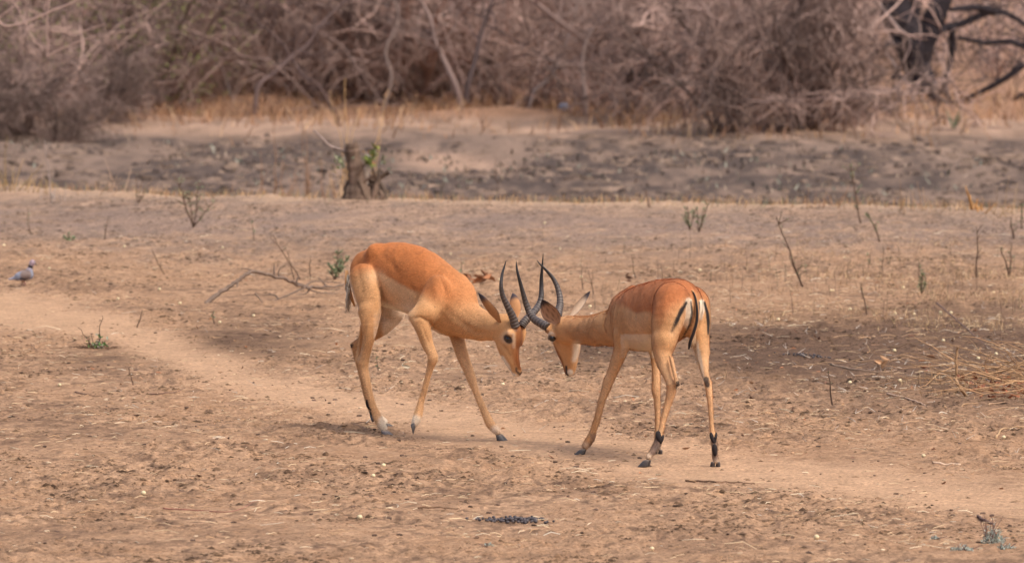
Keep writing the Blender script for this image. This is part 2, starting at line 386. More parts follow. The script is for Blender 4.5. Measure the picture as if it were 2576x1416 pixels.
def horn(pts, parent, root, ringed=.62):
    g = Geo(); W = np.array([np.append(P(x, y, d), r * d / FPX) for x, y, d, r in pts]); S = spline(W, 150)
    t = np.linspace(0, 1, 150); nr = 15
    ph = (t / ringed) * nr; saw = ph - np.floor(ph)
    ridge = np.where(t < ringed, (.13 * np.sin(saw * math.pi) ** .7 * np.where(saw < .5, 1, 1)) - .05, 0) * sstep(ringed, ringed - .12, t)
    rad = S[:, 3] * .94 * (1 + ridge * 1.25)
    base = np.array([.105, .082, .072]); dk = np.array([.022, .019, .020])
    k = sstep(.30, .78, t)[:, None]; col = base * (1 - k) + dk * k
    groove = np.where((t < ringed) & ((saw < .18) | (saw > .82)), .5, 1.0)[:, None]; col = col * (groove * (1 - k) + k)
    g.tube(S[:, :3] - root, rad, col, 14); return g.build('horn', M_horn, parent)
def ear(base, tip, width, L_face, inner, outer, tipc, parent, root, cup=.45, marks=False):
    """base, tip: world points; L_face: direction the open side of the ear faces"""
    a = tip - base; L = np.linalg.norm(a); a = a / L; f = unit(L_face - (L_face @ a) * a); w = np.cross(a, f)
    nu, nv = 13, 20; layers = []; cols = []
    for sgn in (0, 1):
        for j in range(nv):
            t = j / (nv - 1); W = width / 2 * (max(1e-3, math.sin(math.pi * min(1, (t * .93 + .07)) ** .85)) ** .62) * (1 if t < .55 else 1 - .18 * (t - .55)) * (.62 + .38 * sstep(0, .35, t))
            if t > .9: W *= math.sqrt(max(0.02, 1 - ((t - .9) / .1) ** 2))
            for i in range(nu):
                s = i / (nu - 1) * 2 - 1; th = s * 1.15
                p = base + a * L * t + w * W * math.sin(th) / math.sin(1.15) + f * (W * cup * 1.6 * (1 - math.cos(th)) ) - f * width * .10 * math.sin(math.pi * t)
                if sgn: p = p - f * .0022 * (1 - abs(s) ** 4)
                layers.append(p)
                k = sstep(.62, .86, t); c = (outer if sgn else inner) * (1 - k) + tipc * k
                edge = sstep(.80, 1.0, abs(s)); c = c * (1 - .7 * edge) + tipc * .7 * edge if t > .25 else c
                if marks and not sgn: c = c * (1 - .55 * (math.sin(s * 7 + t * 5) ** 6) * (t > .15))
                cols.append(c)
    V = np.array(layers); Q = []; n1 = nu * nv
    for j in range(nv - 1):
        for i in range(nu - 1):
            q = [j * nu + i, j * nu + i + 1, (j + 1) * nu + i + 1, (j + 1) * nu + i]; Q.append(q); Q.append([n1 + x for x in q[::-1]])
    for j in range(nv - 1):
        for i, r in ((0, 1), (nu - 1, 0)):
            q = [j * nu + i, (j + 1) * nu + i, n1 + (j + 1) * nu + i, n1 + j * nu + i]; Q.append(q if r else q[::-1])
    for i in range(nu - 1):
        Q.append([(nv - 1) * nu + i, (nv - 1) * nu + i + 1, n1 + (nv - 1) * nu + i + 1, n1 + (nv - 1) * nu + i])
    me = make_mesh('ear', V - root, Q, None, np.array(cols)); return link('ear', me, M_fur, parent)
def ball(name, c, r, m, col, parent, root, ax=None, sq=1.0, n=16):
    g = Geo(); g.lump(c, r, col, (1, 1, 1), 0, (n, n // 2 + 2)); V = g.V[0]
    if ax is not None: V = V + ((V - c) @ ax * (sq - 1))[:, None] * ax; g.V[0] = V
    g.V[0] = g.V[0] - root; return g.build(name, m, parent)
def hoof(top, toe, parent, root, size=1.0, lift=False, splay=.0115, drop=None, tone=1.0):
    """two claws; top: middle of the coronet, toe: ground direction of the toe"""
    toe = unit(toe); side = unit(np.cross(toe, [0, 0, 1])) if abs(toe[2]) < .9 else unit(np.cross(toe, [1, 0, 0])); dn = np.cross(toe, side); dn = dn if dn[2] < 0 else -dn
    g = Geo(); n = 12; H = drop if drop else .030 * size
    for s in (-1, 1):
        rings = []
        for j, t in enumerate((0, .25, .6, .9, 1.0)):
            c = top + side * s * splay * (1 + .15 * t) * size + dn * H * t + toe * (.016 * t) * size
            rf = (.013 + .018 * t) * size; rb = (.013 + .006 * t) * size; rl = (.0095 + .0022 * t) * size
            if t == 1.0: rf *= .97; rl *= .95
            for q in range(n):
                th = 2 * math.pi * q / n; x = math.cos(th); y = math.sin(th)
                rings.append(c + toe * x * (rf if x > 0 else rb) + side * y * rl * (1 - .35 * max(0, x) ** 2))
        V = np.array(rings) - root; i = np.arange(4)[:, None] * n; j = np.arange(n)[None]; j2 = (j + 1) % n
        Q = np.stack([i + j, i + j2, i + n + j2, i + n + j], -1).reshape(-1, 4); T = [[4 * n, 4 * n + k, 4 * n + k + 1] for k in range(1, n - 1)] + [[0, k + 1, k] for k in range(1, n - 1)]
        col = np.repeat(np.array([[.17, .13, .10], [.085, .075, .075], [.065, .06, .062], [.06, .052, .05], [.07, .055, .045]]), n, 0) * tone
        g.add(V, Q, T, col)
    return g.build('hoof', M_hoof, parent)
def tuft(body, pts, parent, root, w=5, col=(.018, .013, .014)):
    """dark gland brush: a thick pad lying on the leg"""
    g = Geo(); W = []
    for x, y in pts: W.append(body.hit(x, y))
    S = spline(np.array(W), 14); t = np.linspace(0, 1, 14); r = w * 29 / FPX * (np.sin(math.pi * (t * .9 + .06)) ** .6)
    g.tube(S - root, r, np.array(col), 8); return g.build('tuft', M_fur, parent)

TAN = np.array([.56, .300, .135]); SADDLE = np.array([.45, .155, .048]); PALE = np.array([.68, .44, .255]); WHITE = np.array([.78, .68, .55]); BLACK = np.array([.018, .014, .015])
FACE = np.array([.27, .09, .028])
def mixc(c, k, col): k = np.clip(k, 0, 1)[:, None]; return c * (1 - k) + col * k

# ================= left antelope =================
L = Body(); nL = np.array([-.67, -.74, 0.])
L.chain([(928, 681, 30.28, 53), (957, 690, 30.25, 70), (992, 693, 30.2, 83), (1042, 705, 30.1, 86), (1090, 734, 30.0, 82), (1128, 764, 29.93, 72)], 14, nL, .74)
L.chain([(943, 634, 30.2, 19)], 22)                                             # hip point
L.chain([(1120, 716, 29.95, 44), (1150, 752, 29.93, 54)], 18, nL, .7)           # withers
L.chain([(1138, 778, 29.90, 62), (1172, 802, 29.85, 48), (1205, 816, 29.78, 40), (1240, 822, 29.70, 34.5), (1264, 824, 29.66, 31)], 16, nL, .82)
L.chain([(1104, 738, 29.86, 44), (1078, 778, 29.82, 38), (1062, 795, 29.80, 27)], 12, nL, .55)   # near shoulder
L.chain([(1152, 728, 30.02, 40), (1166, 775, 30.04, 32), (1152, 815, 30.0, 26)], 12, nL, .6)     # far shoulder
L.chain([(1108, 800, 29.9, 38), (1120, 812, 29.9, 30)], 14)                                  # brisket
# near hind leg
L.chain([(913, 703, 30.17, 40), (923, 735, 30.13, 39), (928, 760, 30.10, 35), (930, 785, 30.08, 29.5)], 7, nL, .62)
L.chain([(930, 785, 30.08, 28), (931, 817, 30.06, 21), (928, 850, 30.06, 15), (922, 880, 30.08, 12.5), (914, 910, 30.10, 12.5)], 8)
L.chain([(914, 820, 30.10, 8), (906, 860, 30.12, 4.5), (901, 908, 30.12, 7)], 6)
L.chain([(914, 910, 30.10, 12.5), (916, 932, 30.10, 11), (921, 952, 30.09, 10), (928, 984, 30.08, 8.3), (937, 1017, 30.08, 8.2), (946, 1040, 30.08, 10), (955, 1059, 30.07, 12), (965, 1077, 30.07, 9.5)], 6)
# far hind leg
L.chain([(958, 728, 30.40, 46), (984, 776, 30.40, 33), (992, 788, 30.40, 25), (962, 821, 30.40, 22), (925, 852, 30.42, 12), (894, 869, 30.44, 9)], 8)
L.chain([(915, 845, 30.42, 6), (888, 867, 30.44, 6)], 5)
L.chain([(894, 869, 30.44, 9), (896, 884, 30.44, 8.5), (905, 920, 30.45, 8), (916, 965, 30.45, 7.5), (927, 1010, 30.46, 7.8), (941, 1038, 30.46, 9.5), (955, 1053, 30.46, 10), (967, 1061, 30.46, 8)], 5)
# near foreleg, lifted
L.chain([(1072, 786, 29.80, 30), (1056, 800, 29.79, 24), (1065, 828, 29.78, 19), (1074, 862, 29.78, 15), (1086, 888, 29.77, 12.5), (1089, 903, 29.77, 12.8), (1084, 920, 29.78, 9.8), (1076, 950, 29.79, 7.2), (1069, 976, 29.80, 7.4), (1060, 1008, 29.81, 8.0), (1055, 1030, 29.81, 10.3), (1049, 1052, 29.80, 10.8), (1045, 1064, 29.80, 10)], 7)
L.chain([(1037, 795, 29.79, 9)], 14)                                            # elbow
# far foreleg
L.chain([(1140, 815, 29.97, 26), (1150, 848, 29.95, 17.5), (1164, 895, 29.9, 15), (1179, 932, 29.86, 12.5), (1187, 956, 29.83, 11), (1195, 978, 29.81, 8.6), (1211, 1017, 29.78, 8.2), (1225, 1048, 29.76, 9.6), (1234, 1067, 29.75, 11), (1252, 1085, 29.73, 9)], 6)
# head
nH = np.array([-.67, -.74, 0.])
L.chain([(1271, 820, 29.66, 30), (1285, 842, 29.63, 33), (1282, 868, 29.63, 29), (1287, 897, 29.63, 21.5), (1295, 920, 29.63, 16.5), (1298.5, 935, 29.63, 14)], 8, nH, .72)
L.chain([(1262, 850, 29.65, 21), (1268, 880, 29.64, 16), (1284, 915, 29.635, 11)], 10, nH, .7)   # jaw
L.chain([(1302, 822, 29.68, 16), (1310, 838, 29.68, 14.5), (1306, 862, 29.66, 10)], 10)                                  # far brow
L.chain([(1281, 838, 29.57, 8)], 14)                                                         # near brow
L.chain([(1306, 934, 29.63, 8)], 7)                                                          # nose pad
rootL = empty('impala', (P(1075, 1100, 30.0) * [1, 1, 0]), 'left antelope with head down, standing side on, one foreleg lifted off the trail', 'antelope', 'two sparring antelopes')
rL = np.array(rootL.location)
def coat(V, Q, N, C, root, rootv, back, n, seed, eye=None, head=None):
    """short hairs lying along the body, pointing backwards and down"""
    r_ = np.random.default_rng(seed); A = np.linalg.norm(np.cross(V[Q[:, 2]] - V[Q[:, 0]], V[Q[:, 3]] - V[Q[:, 1]]), axis=1); f = r_.choice(len(Q), n, p=A / A.sum()); w = r_.random((n, 4)); w /= w.sum(1)[:, None]; q = Q[f]
    p = (V[q] * w[..., None]).sum(1); nn = (N[q] * w[..., None]).sum(1); nn /= np.linalg.norm(nn, axis=1)[:, None] + 1e-9; c = (C[q] * w[..., None]).sum(1)
    fl = back + r_.normal(0, .22, (n, 3)) + .35 * np.stack([noise3(p[:, 0] * 9, p[:, 1] * 9, p[:, 2] * 9, 60 + i) - .5 for i in range(3)], -1) * 2; fl -= (fl * nn).sum(1)[:, None] * nn; fl /= np.linalg.norm(fl, axis=1)[:, None] + 1e-9
    d = fl + nn * r_.uniform(.12, .38, (n, 1)); L_ = r_.uniform(.006, .0125, (n, 1)); L_ = L_ * (1 if head is None else np.where(np.linalg.norm(p - head, axis=1) < .16, .5, 1)[:, None]); L_ = L_ * (1 if eye is None else (np.linalg.norm(p - eye, axis=1) > .026)[:, None]); s_ = np.cross(d, nn); s_ /= np.linalg.norm(s_, axis=1)[:, None] + 1e-9; wd = r_.uniform(.0007, .0014, (n, 1))
    p0 = p - nn * .0006; X = np.stack([p0 - s_ * wd, p0 + s_ * wd, p0 + d * L_], 1).reshape(-1, 3); cc = np.minimum(c * r_.uniform(.68, 1.42, (n, 1)), .9); me = make_mesh('coat', X - rootv, None, np.arange(3 * n).reshape(-1, 3), np.repeat(cc, 3, 0), False)
    tag(link('coat', me, M_fur, root), kind='stuff')
def body_mesh(B, colour, root, rootv, h=.0046, grooves=(), back=(0, 0, -1), eye=None, head=None):
    F, lo, hh = B.grid(h); V, Q = surface_nets(F, lo, hh); V = smooth_mesh(V, Q, 3, .5); N = normals_of(V, Q)
    dsp = (noise3(V[:, 0] * 22, V[:, 1] * 22, V[:, 2] * 17, 31) - .5) * .0045 + (noise3(V[:, 0] * 45, V[:, 1] * 45, V[:, 2] * 30, 33) - .5) * .0022; big = sstep(.015, .05, -B.eval(V - N * .05)); V = V + N * (dsp * (.35 + .65 * big))[:, None]; N = normals_of(V, Q)
    px, py = proj(V)
    for dep, sg, front, pts in grooves:
        d, t = dseg(px, py, pts); k = np.exp(-(d / sg) ** 2) * np.sin(math.pi * np.clip(t, .04, .96)) ** .5 * sstep(-.05, -.45, N[:, 1]) * (V[:, 1] < front); V = V - N * (dep * k)[:, None]
    N = normals_of(V, Q); C = colour(V, N); me = make_mesh('body', V - rootv, Q, None, C); coat(V, Q, N, C, root, rootv, np.array(back), 150000, 5, eye, head); return link('body', me, M_fur, root)
def colL(V, N):
    px, py = proj(V); nz = (noise3(V[:, 0] * 14, V[:, 1] * 14, V[:, 2] * 14, 3) - .5) + .5 * (noise3(V[:, 0] * 40, V[:, 1] * 40, V[:, 2] * 40, 5) - .5)
    c = np.tile(TAN, (len(V), 1))
    line = np.interp(px, [860, 880, 905, 930, 965, 994, 1026, 1050, 1090, 1130, 1200, 1260], [690, 690, 686, 678, 690, 706, 723, 736, 752, 768, 770, 775])
    wd = np.interp(px, [860, 930, 965, 1050, 1090, 1300], [26, 18, 5, 6, 26, 40])
    c = mixc(c, sstep(1, -1, (py - line + nz * 10) / wd) * np.interp(px, [860, 900, 960, 1060, 1150, 1250, 1280], [.75, .9, 1, 1, .7, .35, 0]), SADDLE)
    fl = sstep(-6, 8, py - line) * sstep(948, 962, px) * sstep(1060, 1030, px) * (py < 830); c = mixc(c, fl * .62, PALE)
    c = mixc(c, np.exp(-((px - 948) / 22) ** 2 - ((py - 695) / 16) ** 2) * .65, PALE)
    bel = np.interp(px, [950, 965, 1011, 1032, 1085, 1120], [745, 757, 782, 798, 828, 842])
    c = mixc(c, sstep(-5, 5, py - bel + nz * 6) * sstep(958, 968, px) * sstep(1034, 1022, px) * (py < 845) * .8, WHITE)
    c = mixc(c, sstep(.25, -.55, N[:, 2]) * (py < 850) * (px > 940) * (px < 1120) * sstep(745, 790, py) * .6 * (V[:, 1] > 29.87) * (V[:, 1] < 30.3), WHITE)
    # legs: paler below, far hind leg darker brown
    c = mixc(c, sstep(820, 900, py) * .30 * (px < 1240), PALE)
    inner = sstep(30.22, 30.32, V[:, 1]) * (px < 1015) * sstep(750, 780, py); c = mixc(c, inner * .45, np.array([.36, .185, .085]))
    for (hx, hy) in ((1046, 1058), (1252, 1083), (964, 1076), (967, 1060)): c = mixc(c, sstep(22, 8, np.hypot(px - hx, py - hy)) * .75, WHITE * .92)
    c = mixc(c, sstep(7, 3, np.hypot(px - 885, py - 869)), BLACK * 2)
    # rear of the thigh: pale edge with a dark line
    d, t = dseg(px, py, [(871, 690), (877, 715), (886, 745), (896, 775)]); c = mixc(c, sstep(11, 4, d) * .6, WHITE)
    c = mixc(c, sstep(3.6, 1.6, d) * (1 - .3 * t), BLACK * 1.5)
    # head
    hd = sstep(1232, 1262, px) * (py > 780)
    c = mixc(c, hd * .45, TAN * [1.0, .93, .85]); 
    d, t = dseg(px, py, [(1306, 818), (1307, 850), (1305, 880), (1305, 905), (1308, 925)]); wv = np.interp(t, [0, .3, .7, 1], [9, 10, 9, 7])
    c = mixc(c, sstep(1.25, .6, d / wv) * .92 * hd, FACE)
    d, t = dseg(px, py, [(1290, 872), (1296, 895), (1298, 915)]); c = mixc(c, sstep(9, 3, d) * .55 * hd, FACE * 1.3)
    d, t = dseg(px, py, [(1291, 842), (1293, 862), (1292, 872)]); c = mixc(c, sstep(7, 1, d) * .35 * hd, WHITE * .8)
    c = mixc(c, sstep(23, 11, np.hypot((px - 1276) * 1.0, (py - 849) * 1.05)) * .22 * hd, WHITE * .8)
    c = mixc(c, sstep(6, 2, dseg(px, py, [(1268, 847), (1277, 842), (1285, 858), (1286, 866)])[0]) * .0, BLACK)
    c = mixc(c, sstep(1.25, .8, np.hypot((px - 1278 - .35 * (py - 853)) / 10.5, (py - 853) / 11.5)) * .95 * hd, BLACK * 1.6)
    d, t = dseg(px, py, [(1262, 902), (1275, 922), (1282, 942), (1302, 951)]); c = mixc(c, sstep(11, 4, d) * .9, WHITE)
    d, t = dseg(px, py, [(1299, 926), (1300, 934), (1308, 941), (1313, 936)]); c = mixc(c, sstep(4.0, 1.6, d) * .8, BLACK * 2)
    c = mixc(c, sstep(8, 4, np.hypot(px - 1297, py - 829)) * hd * .5, BLACK * 4)
    for hx, hy in ((1094, 772), (1203, 1019), (1062, 717)): c = mixc(c, sstep(2.2, 1, np.hypot(px - hx, py - hy)) * .8, BLACK * 2)
    return np.clip(c * (1 + .16 * nz)[:, None], .01, .85)
GL = [(.009, 3.6, 30.4, [(951, 702), (957, 722), (962, 745), (966, 762), (958, 795)]), (.003, 7, 30.4, [(897, 640), (902, 680), (912, 735)]), (-.003, 9, 30.4, [(925, 640), (930, 690), (935, 740)]), (.004, 6, 30.2, [(1106, 690), (1122, 735), (1120, 780), (1098, 806)]), (-.003, 8, 30.2, [(1092, 700), (1100, 745), (1085, 785)]),
      (.005, 3.5, 30.0, [(1036, 801), (1058, 797), (1082, 808)]), (.007, 3.5, 30.0, [(1082, 806), (1087, 822), (1085, 836)]), (.0025, 2.6, 30, [(1062, 815), (1074, 850), (1084, 880)]), (.0025, 2.2, 30, [(1060, 960), (1064, 990), (1056, 1025)]), (.0045, 3, 30.2, [(922, 800), (914, 850), (906, 895)]), (.003, 2.4, 30.2, [(921, 935), (932, 985), (943, 1030)]),
      (.002, 2.6, 30.0, [(1160, 880), (1176, 925)]), (.002, 2.2, 30.0, [(1200, 985), (1217, 1035)]), (.003, 5, 29.7, [(1256, 862), (1274, 880), (1288, 905)]), (.004, 7, 30, [(1150, 800), (1195, 835), (1240, 842)]), (-.003, 6, 29.7, [(1292, 868), (1300, 895), (1303, 920)]), (.003, 7, 30.2, [(1040, 720), (1050, 750), (1046, 780)]), (.0015, 5, 30.3, [(985, 715), (1000, 750), (1015, 775)]), (.0015, 5, 30.3, [(1005, 712), (1020, 745), (1032, 772)]), (.0025, 9, 30.3, [(960, 640), (985, 660), (1010, 700)])]
GL = [(g_[0] * 1.35, g_[1], g_[2], g_[3]) for g_ in GL]
body_mesh(L, colL, rootL, rL, grooves=GL, back=(-.7, .55, -.45), eye=L.hit(1278, 853), head=P(1287, 875, 29.62))
horn([(1297, 822, 29.60, 11.5), (1289, 796, 29.585, 10.2), (1276, 769, 29.56, 8.2), (1264.5, 743, 29.54, 6.6), (1260.5, 718, 29.53, 5.2), (1263, 692, 29.54, 3.8), (1269, 670, 29.55, 2.3), (1273, 656, 29.55, .7)], rootL, rL)
horn([(1311, 822, 29.66, 10.5), (1317, 812, 29.67, 10.5), (1329, 799, 29.69, 10), (1343, 785, 29.73, 9), (1355, 768, 29.78, 8), (1361.5, 746, 29.80, 7), (1362, 722, 29.81, 6), (1362, 700, 29.81, 4.9), (1364, 672, 29.80, 3.2), (1366.5, 638, 29.79, .7)], rootL, rL)
cL_tip = np.array([.045, .037, .048]); cL_out = np.array([.40, .195, .085]); cIn = np.array([.50, .37, .28])
ear(P(1258, 812, 29.62), P(1203, 736, 29.55), .034 + .022, np.array([.55, .72, .35]), cIn, cL_out, cL_tip, rootL, rL)
ear(P(1297, 800, 29.72), P(1290, 737, 29.80), .066, np.array([.35, .85, .1]), cIn, cL_out * 1.1, cL_tip, rootL, rL)
e = L.hit(1278, 853); ball('eye', e + np.array([.005, .0105, 0]), .0172, M_eye, np.array([.012, .008, .007]), rootL, rL)
TOE_L = np.array([.80, -.45, 0])
hoof(P(967, 1082, 30.06), np.array([.85, -.35, 0]), rootL, rL, 1.0, drop=.027, tone=1.9)
hoof(P(972, 1065, 30.45), np.array([.85, -.3, 0]), rootL, rL, .95, drop=.024)
hoof(P(1044, 1067, 29.80), np.array([.25, -.1, -1.0]), rootL, rL, .95, drop=.020)
hoof(P(1256, 1092, 29.74), np.array([.85, -.4, -.12]), rootL, rL, 1.0, drop=.028)
tuft(L, [(934, 1029), (936, 1042), (938, 1060)], rootL, rL, 6.5); tuft(L, [(924, 1004), (925, 1016), (930, 1030)], rootL, rL, 5.5)
g = Geo()   # pale tail hanging behind the rump
for k in range(70):
    a = P(872 + rng.uniform(0, 8), 690 + rng.uniform(0, 70), 30.30 + rng.uniform(-.03, .03)); b = a + np.array([rng.uniform(-.006, .012), 0, -rng.uniform(.03, .07)])
    g.tube(np.array([a, (a + b) / 2 + [-.004, 0, 0], b]) - rL, [.003, .0025, .0008], WHITE * rng.uniform(.4, .8), 4)
g.tube(np.array([P(872, 680, 30.32), P(873, 715, 30.32), P(884, 750, 30.31), P(892, 770, 30.31)]) - rL, [.008, .012, .009, .004], TAN, 8)
g.build('tail', M_fur, rootL)

# ================= right antelope =================
R = Body(); nR = np.array([-.93, -.37, 0.])
R.chain([(1708, 775, 28.52, 73), (1675, 785, 28.64, 83), (1640, 795, 28.78, 86), (1606, 803, 28.90, 80), (1585, 810, 29.0, 68)], 14, nR, .80)
R.chain([(1592, 745, 29.0, 26), (1565, 775, 29.02, 34)], 22, nR, .8)             # withers
R.chain([(1572, 822, 29.02, 50), (1532, 826, 29.12, 45), (1495, 831, 29.25, 38), (1455, 830, 29.38, 35), (1425, 829, 29.46, 35)], 15)
R.chain([(1590, 762, 28.92, 34), (1575, 800, 28.88, 32), (1566, 838, 28.86, 30)], 9, nR, .6)     # near shoulder
R.chain([(1640, 790, 29.12, 30), (1642, 850, 29.08, 26)], 10)                       # far shoulder
# near (left) hind leg
R.chain([(1690, 760, 28.42, 50), (1681, 800, 28.38, 45), (1674, 835, 28.36, 37), (1670, 860, 28.34, 31)], 9, nR, .9)
R.chain([(1670, 858, 28.34, 31), (1667, 884, 28.33, 24.5), (1670, 915, 28.31, 18), (1680, 944, 28.28, 12.5), (1690, 968, 28.25, 12)], 8)
R.chain([(1688, 900, 28.27, 6), (1697, 940, 28.23, 5), (1703, 966, 28.22, 6.5)], 6)
R.chain([(1690, 968, 28.25, 12.5), (1687, 992, 28.25, 11), (1680, 1016, 28.25, 9), (1669, 1054, 28.24, 7.3), (1662, 1086, 28.23, 7.5), (1656, 1110, 28.22, 10), (1645, 1130, 28.22, 9), (1632, 1149, 28.21, 8)], 6)
# far (right) hind leg
R.chain([(1740, 765, 28.58, 44), (1748, 800, 28.55, 39), (1757, 835, 28.52, 28), (1765, 864, 28.49, 20), (1768, 885, 28.47, 16)], 9)
R.chain([(1768, 885, 28.47, 16), (1770, 912, 28.43, 13), (1775, 942, 28.36, 9), (1781, 963, 28.31, 9.2)], 7)
R.chain([(1752, 860, 28.52, 14), (1764, 905, 28.47, 10), (1772, 945, 28.40, 6)], 8)
R.chain([(1781, 963, 28.31, 9.4), (1785, 992, 28.29, 8), (1788, 1030, 28.28, 6.3), (1791, 1078, 28.27, 6), (1796, 1104, 28.26, 8), (1798.5, 1138, 28.25, 7.8), (1800, 1158, 28.25, 8)], 5)
# near (left) foreleg
R.chain([(1566, 845, 28.87, 26), (1563, 876, 28.87, 18.5), (1552, 908, 28.87, 15), (1538, 943, 28.88, 12.5), (1530, 960, 28.88, 12.8), (1524, 980, 28.88, 11), (1514, 1006, 28.88, 9), (1502, 1054, 28.89, 8.3), (1492, 1085, 28.89, 8.5), (1486, 1102, 28.89, 10.5), (1473, 1121, 28.89, 9)], 6)
R.chain([(1586, 850, 28.85, 9)], 14)                                             # elbow
# far (right) foreleg
R.chain([(1640, 850, 29.08, 24), (1649, 890, 29.04, 15), (1651, 932, 29.0, 11), (1650, 981, 28.96, 10.5), (1653, 1008, 28.95, 8), (1654, 1066, 28.93, 6.2), (1654, 1100, 28.92, 8), (1655, 1124, 28.91, 7.5)], 6)
# head
nh = unit([-.35, -.82, -.42])
R.chain([(1407, 827, 29.5, 32), (1416, 848, 29.5, 33), (1424, 868, 29.5, 31), (1428, 893, 29.5, 24), (1431, 917, 29.5, 17.5), (1432.5, 934, 29.5, 14)], 8, nh, .74)
R.chain([(1440, 858, 29.5, 22), (1444, 885, 29.5, 14), (1440, 920, 29.5, 9)], 10, nh, .7)
R.chain([(1387, 838, 29.44, 8), (1383, 850, 29.45, 7)], 10)
R.chain([(1379, 829, 29.48, 10), (1402, 803, 29.54, 13)], 9)
rootR = empty('impala', (P(1640, 1150, 28.6) * [1, 1, 0]), 'right antelope seen from behind and its left, black striped rump and tail towards the viewer', 'antelope', 'two sparring antelopes')
rR = np.array(rootR.location)
def colR(V, N):
    px, py = proj(V); nz = (noise3(V[:, 0] * 14, V[:, 1] * 14, V[:, 2] * 14, 13) - .5) + .5 * (noise3(V[:, 0] * 40, V[:, 1] * 40, V[:, 2] * 40, 15) - .5)
    c = np.tile(TAN, (len(V), 1))
    line = np.interp(px, [1530, 1545, 1575, 1600, 1637, 1660, 1700, 1750, 1795], [800, 760, 775, 784, 785, 800, 770, 745, 760])
    wd = np.interp(px, [1530, 1575, 1600, 1637, 1660, 1800], [26, 10, 5, 5, 30, 30])
    body = sstep(1520, 1545, px) * (py < 900)
    c = mixc(c, sstep(1, -1, (py - line + nz * 9) / wd) * body, SADDLE * [1.02, 1.05, 1.25])
    c = mixc(c, sstep(-4, 7, py - line) * sstep(1560, 1590, px) * sstep(1644, 1632, px) * .5 * (py < 870), PALE)
    c = mixc(c, sstep(-16, 22, py - np.interp(px, [1590, 1612, 1640], [876, 856, 852]) + nz * 9) * sstep(1588, 1616, px) * (px < 1650) * (py < 900) * (V[:, 1] > 28.5) * .7, WHITE * .85)
    c = mixc(c, sstep(.2, -.5, N[:, 2]) * (py > 840) * (py < 900) * (px > 1560) * (px < 1640) * .6, WHITE)
    c = mixc(c, sstep(840, 930, py) * .38 * (px > 1500), PALE)
    # haunch
    c = mixc(c, np.exp(-((px - 1655) / 16) ** 2 - ((py - 790) / 45) ** 2) * .35, SADDLE * 1.15)
    back = (V[:, 1] < 28.75)
    d, t = dseg(px, py, [(1732, 757), (1734, 790), (1727, 818)]); c = mixc(c, sstep(10, 6.5, d) * (1 - .5 * t) * back, WHITE * 1.12)
    d, t = dseg(px, py, [(1728, 760), (1712, 800), (1694, 835)]); c = mixc(c, sstep(18, 6, d) * .3 * back, PALE)
    d, t = dseg(px, py, [(1726, 760), (1714, 780), (1703, 804), (1690, 832)]); c = mixc(c, sstep(1.35, .7, (d + nz * 1.5) / np.interp(t, [0, .3, .7, 1], [3.6, 5.8, 5.0, 2.6])) * (1 - .35 * sstep(.6, 1, t)) * back, BLACK)
    d, t = dseg(px, py, [(1738, 758), (1741, 785), (1735, 815), (1718, 848)]); c = mixc(c, sstep(1.35, .7, d / np.interp(t, [0, .4, .8, 1], [1.8, 3.0, 2.6, 1.6])) * .9 * back, BLACK)
    d, t = dseg(px, py, [(1765, 760), (1765, 778), (1760, 797)]); c = mixc(c, sstep(9, 6, d) * (1 - .4 * t) * back, WHITE * 1.12)
    d, t = dseg(px, py, [(1759, 759), (1758, 790)]); c = mixc(c, sstep(2.6, 1.3, d) * .9 * back, BLACK)
    d, t = dseg(px, py, [(1772, 760), (1779, 785), (1782, 812), (1781, 838)]); c = mixc(c, sstep(1.35, .7, d / np.interp(t, [0, .5, 1], [2.8, 4.2, 2.2])) * back, BLACK)
    d, t = dseg(px, py, [(1742, 735), (1722, 790), (1700, 868)]); 
    inn = sstep(1700, 1712, px) * (px < 1758) * sstep(850, 868, py) * (py < 960); c = mixc(c, inn * .75, WHITE * .95)
    c = mixc(c, sstep(6, 2, dseg(px, py, [(1757, 880), (1764, 920), (1769, 955)])[0]) * .6, WHITE * .75)
    c = mixc(c, sstep(8, 4, dseg(px, py, [(1706, 962), (1705, 975)])[0]) * .9, BLACK * 1.5)
    c = mixc(c, sstep(8, 4.5, dseg(px, py, [(1777, 953), (1780, 968)])[0]) * .9, BLACK * 1.5)
    for hx, hy in ((1473, 1121), (1632, 1148), (1800, 1160), (1655, 1126)): c = mixc(c, sstep(15, 5, np.hypot(px - hx, py - hy)) * .6, WHITE * .8)
    c = mixc(c, sstep(13, 5, dseg(px, py, [(1492, 1096), (1496, 1104), (1488, 1116)])[0]) * .75, BLACK * 5)
    c = mixc(c, sstep(17, 6, dseg(px, py, [(1657, 1108), (1644, 1134)])[0]) * .75, BLACK * 6)
    c = mixc(c, sstep(12, 5, dseg(px, py, [(1797, 1108), (1799, 1148)])[0]) * .7, BLACK * 6)
    # shade painted into the neck crease, then head markings
    d, t = dseg(px, py, [(1524, 800), (1519, 818), (1525, 836)]); c = mixc(c, sstep(3, 1.2, d) * .6, FACE)
    hd = sstep(1475, 1450, px) * (py > 770)
    c = mixc(c, sstep(1520, 1480, px) * (py > 770) * .35, TAN * [.95, .85, .78])
    d, t = dseg(px, py, [(1380, 866), (1398, 889), (1408, 910), (1416, 935), (1420, 945)]); c = mixc(c, sstep(1.3, .6, d / np.interp(t, [0, 1], [10, 7])) * .9 * hd, FACE)
    c = mixc(c, sstep(14, 8, np.hypot((px - 1387), (py - 848) * .8)) * .6 * hd, WHITE * .85)
    c = mixc(c, sstep(10, 5, np.hypot((px - 1384) * 1.3, py - 850)) * .9 * hd, BLACK * 2)
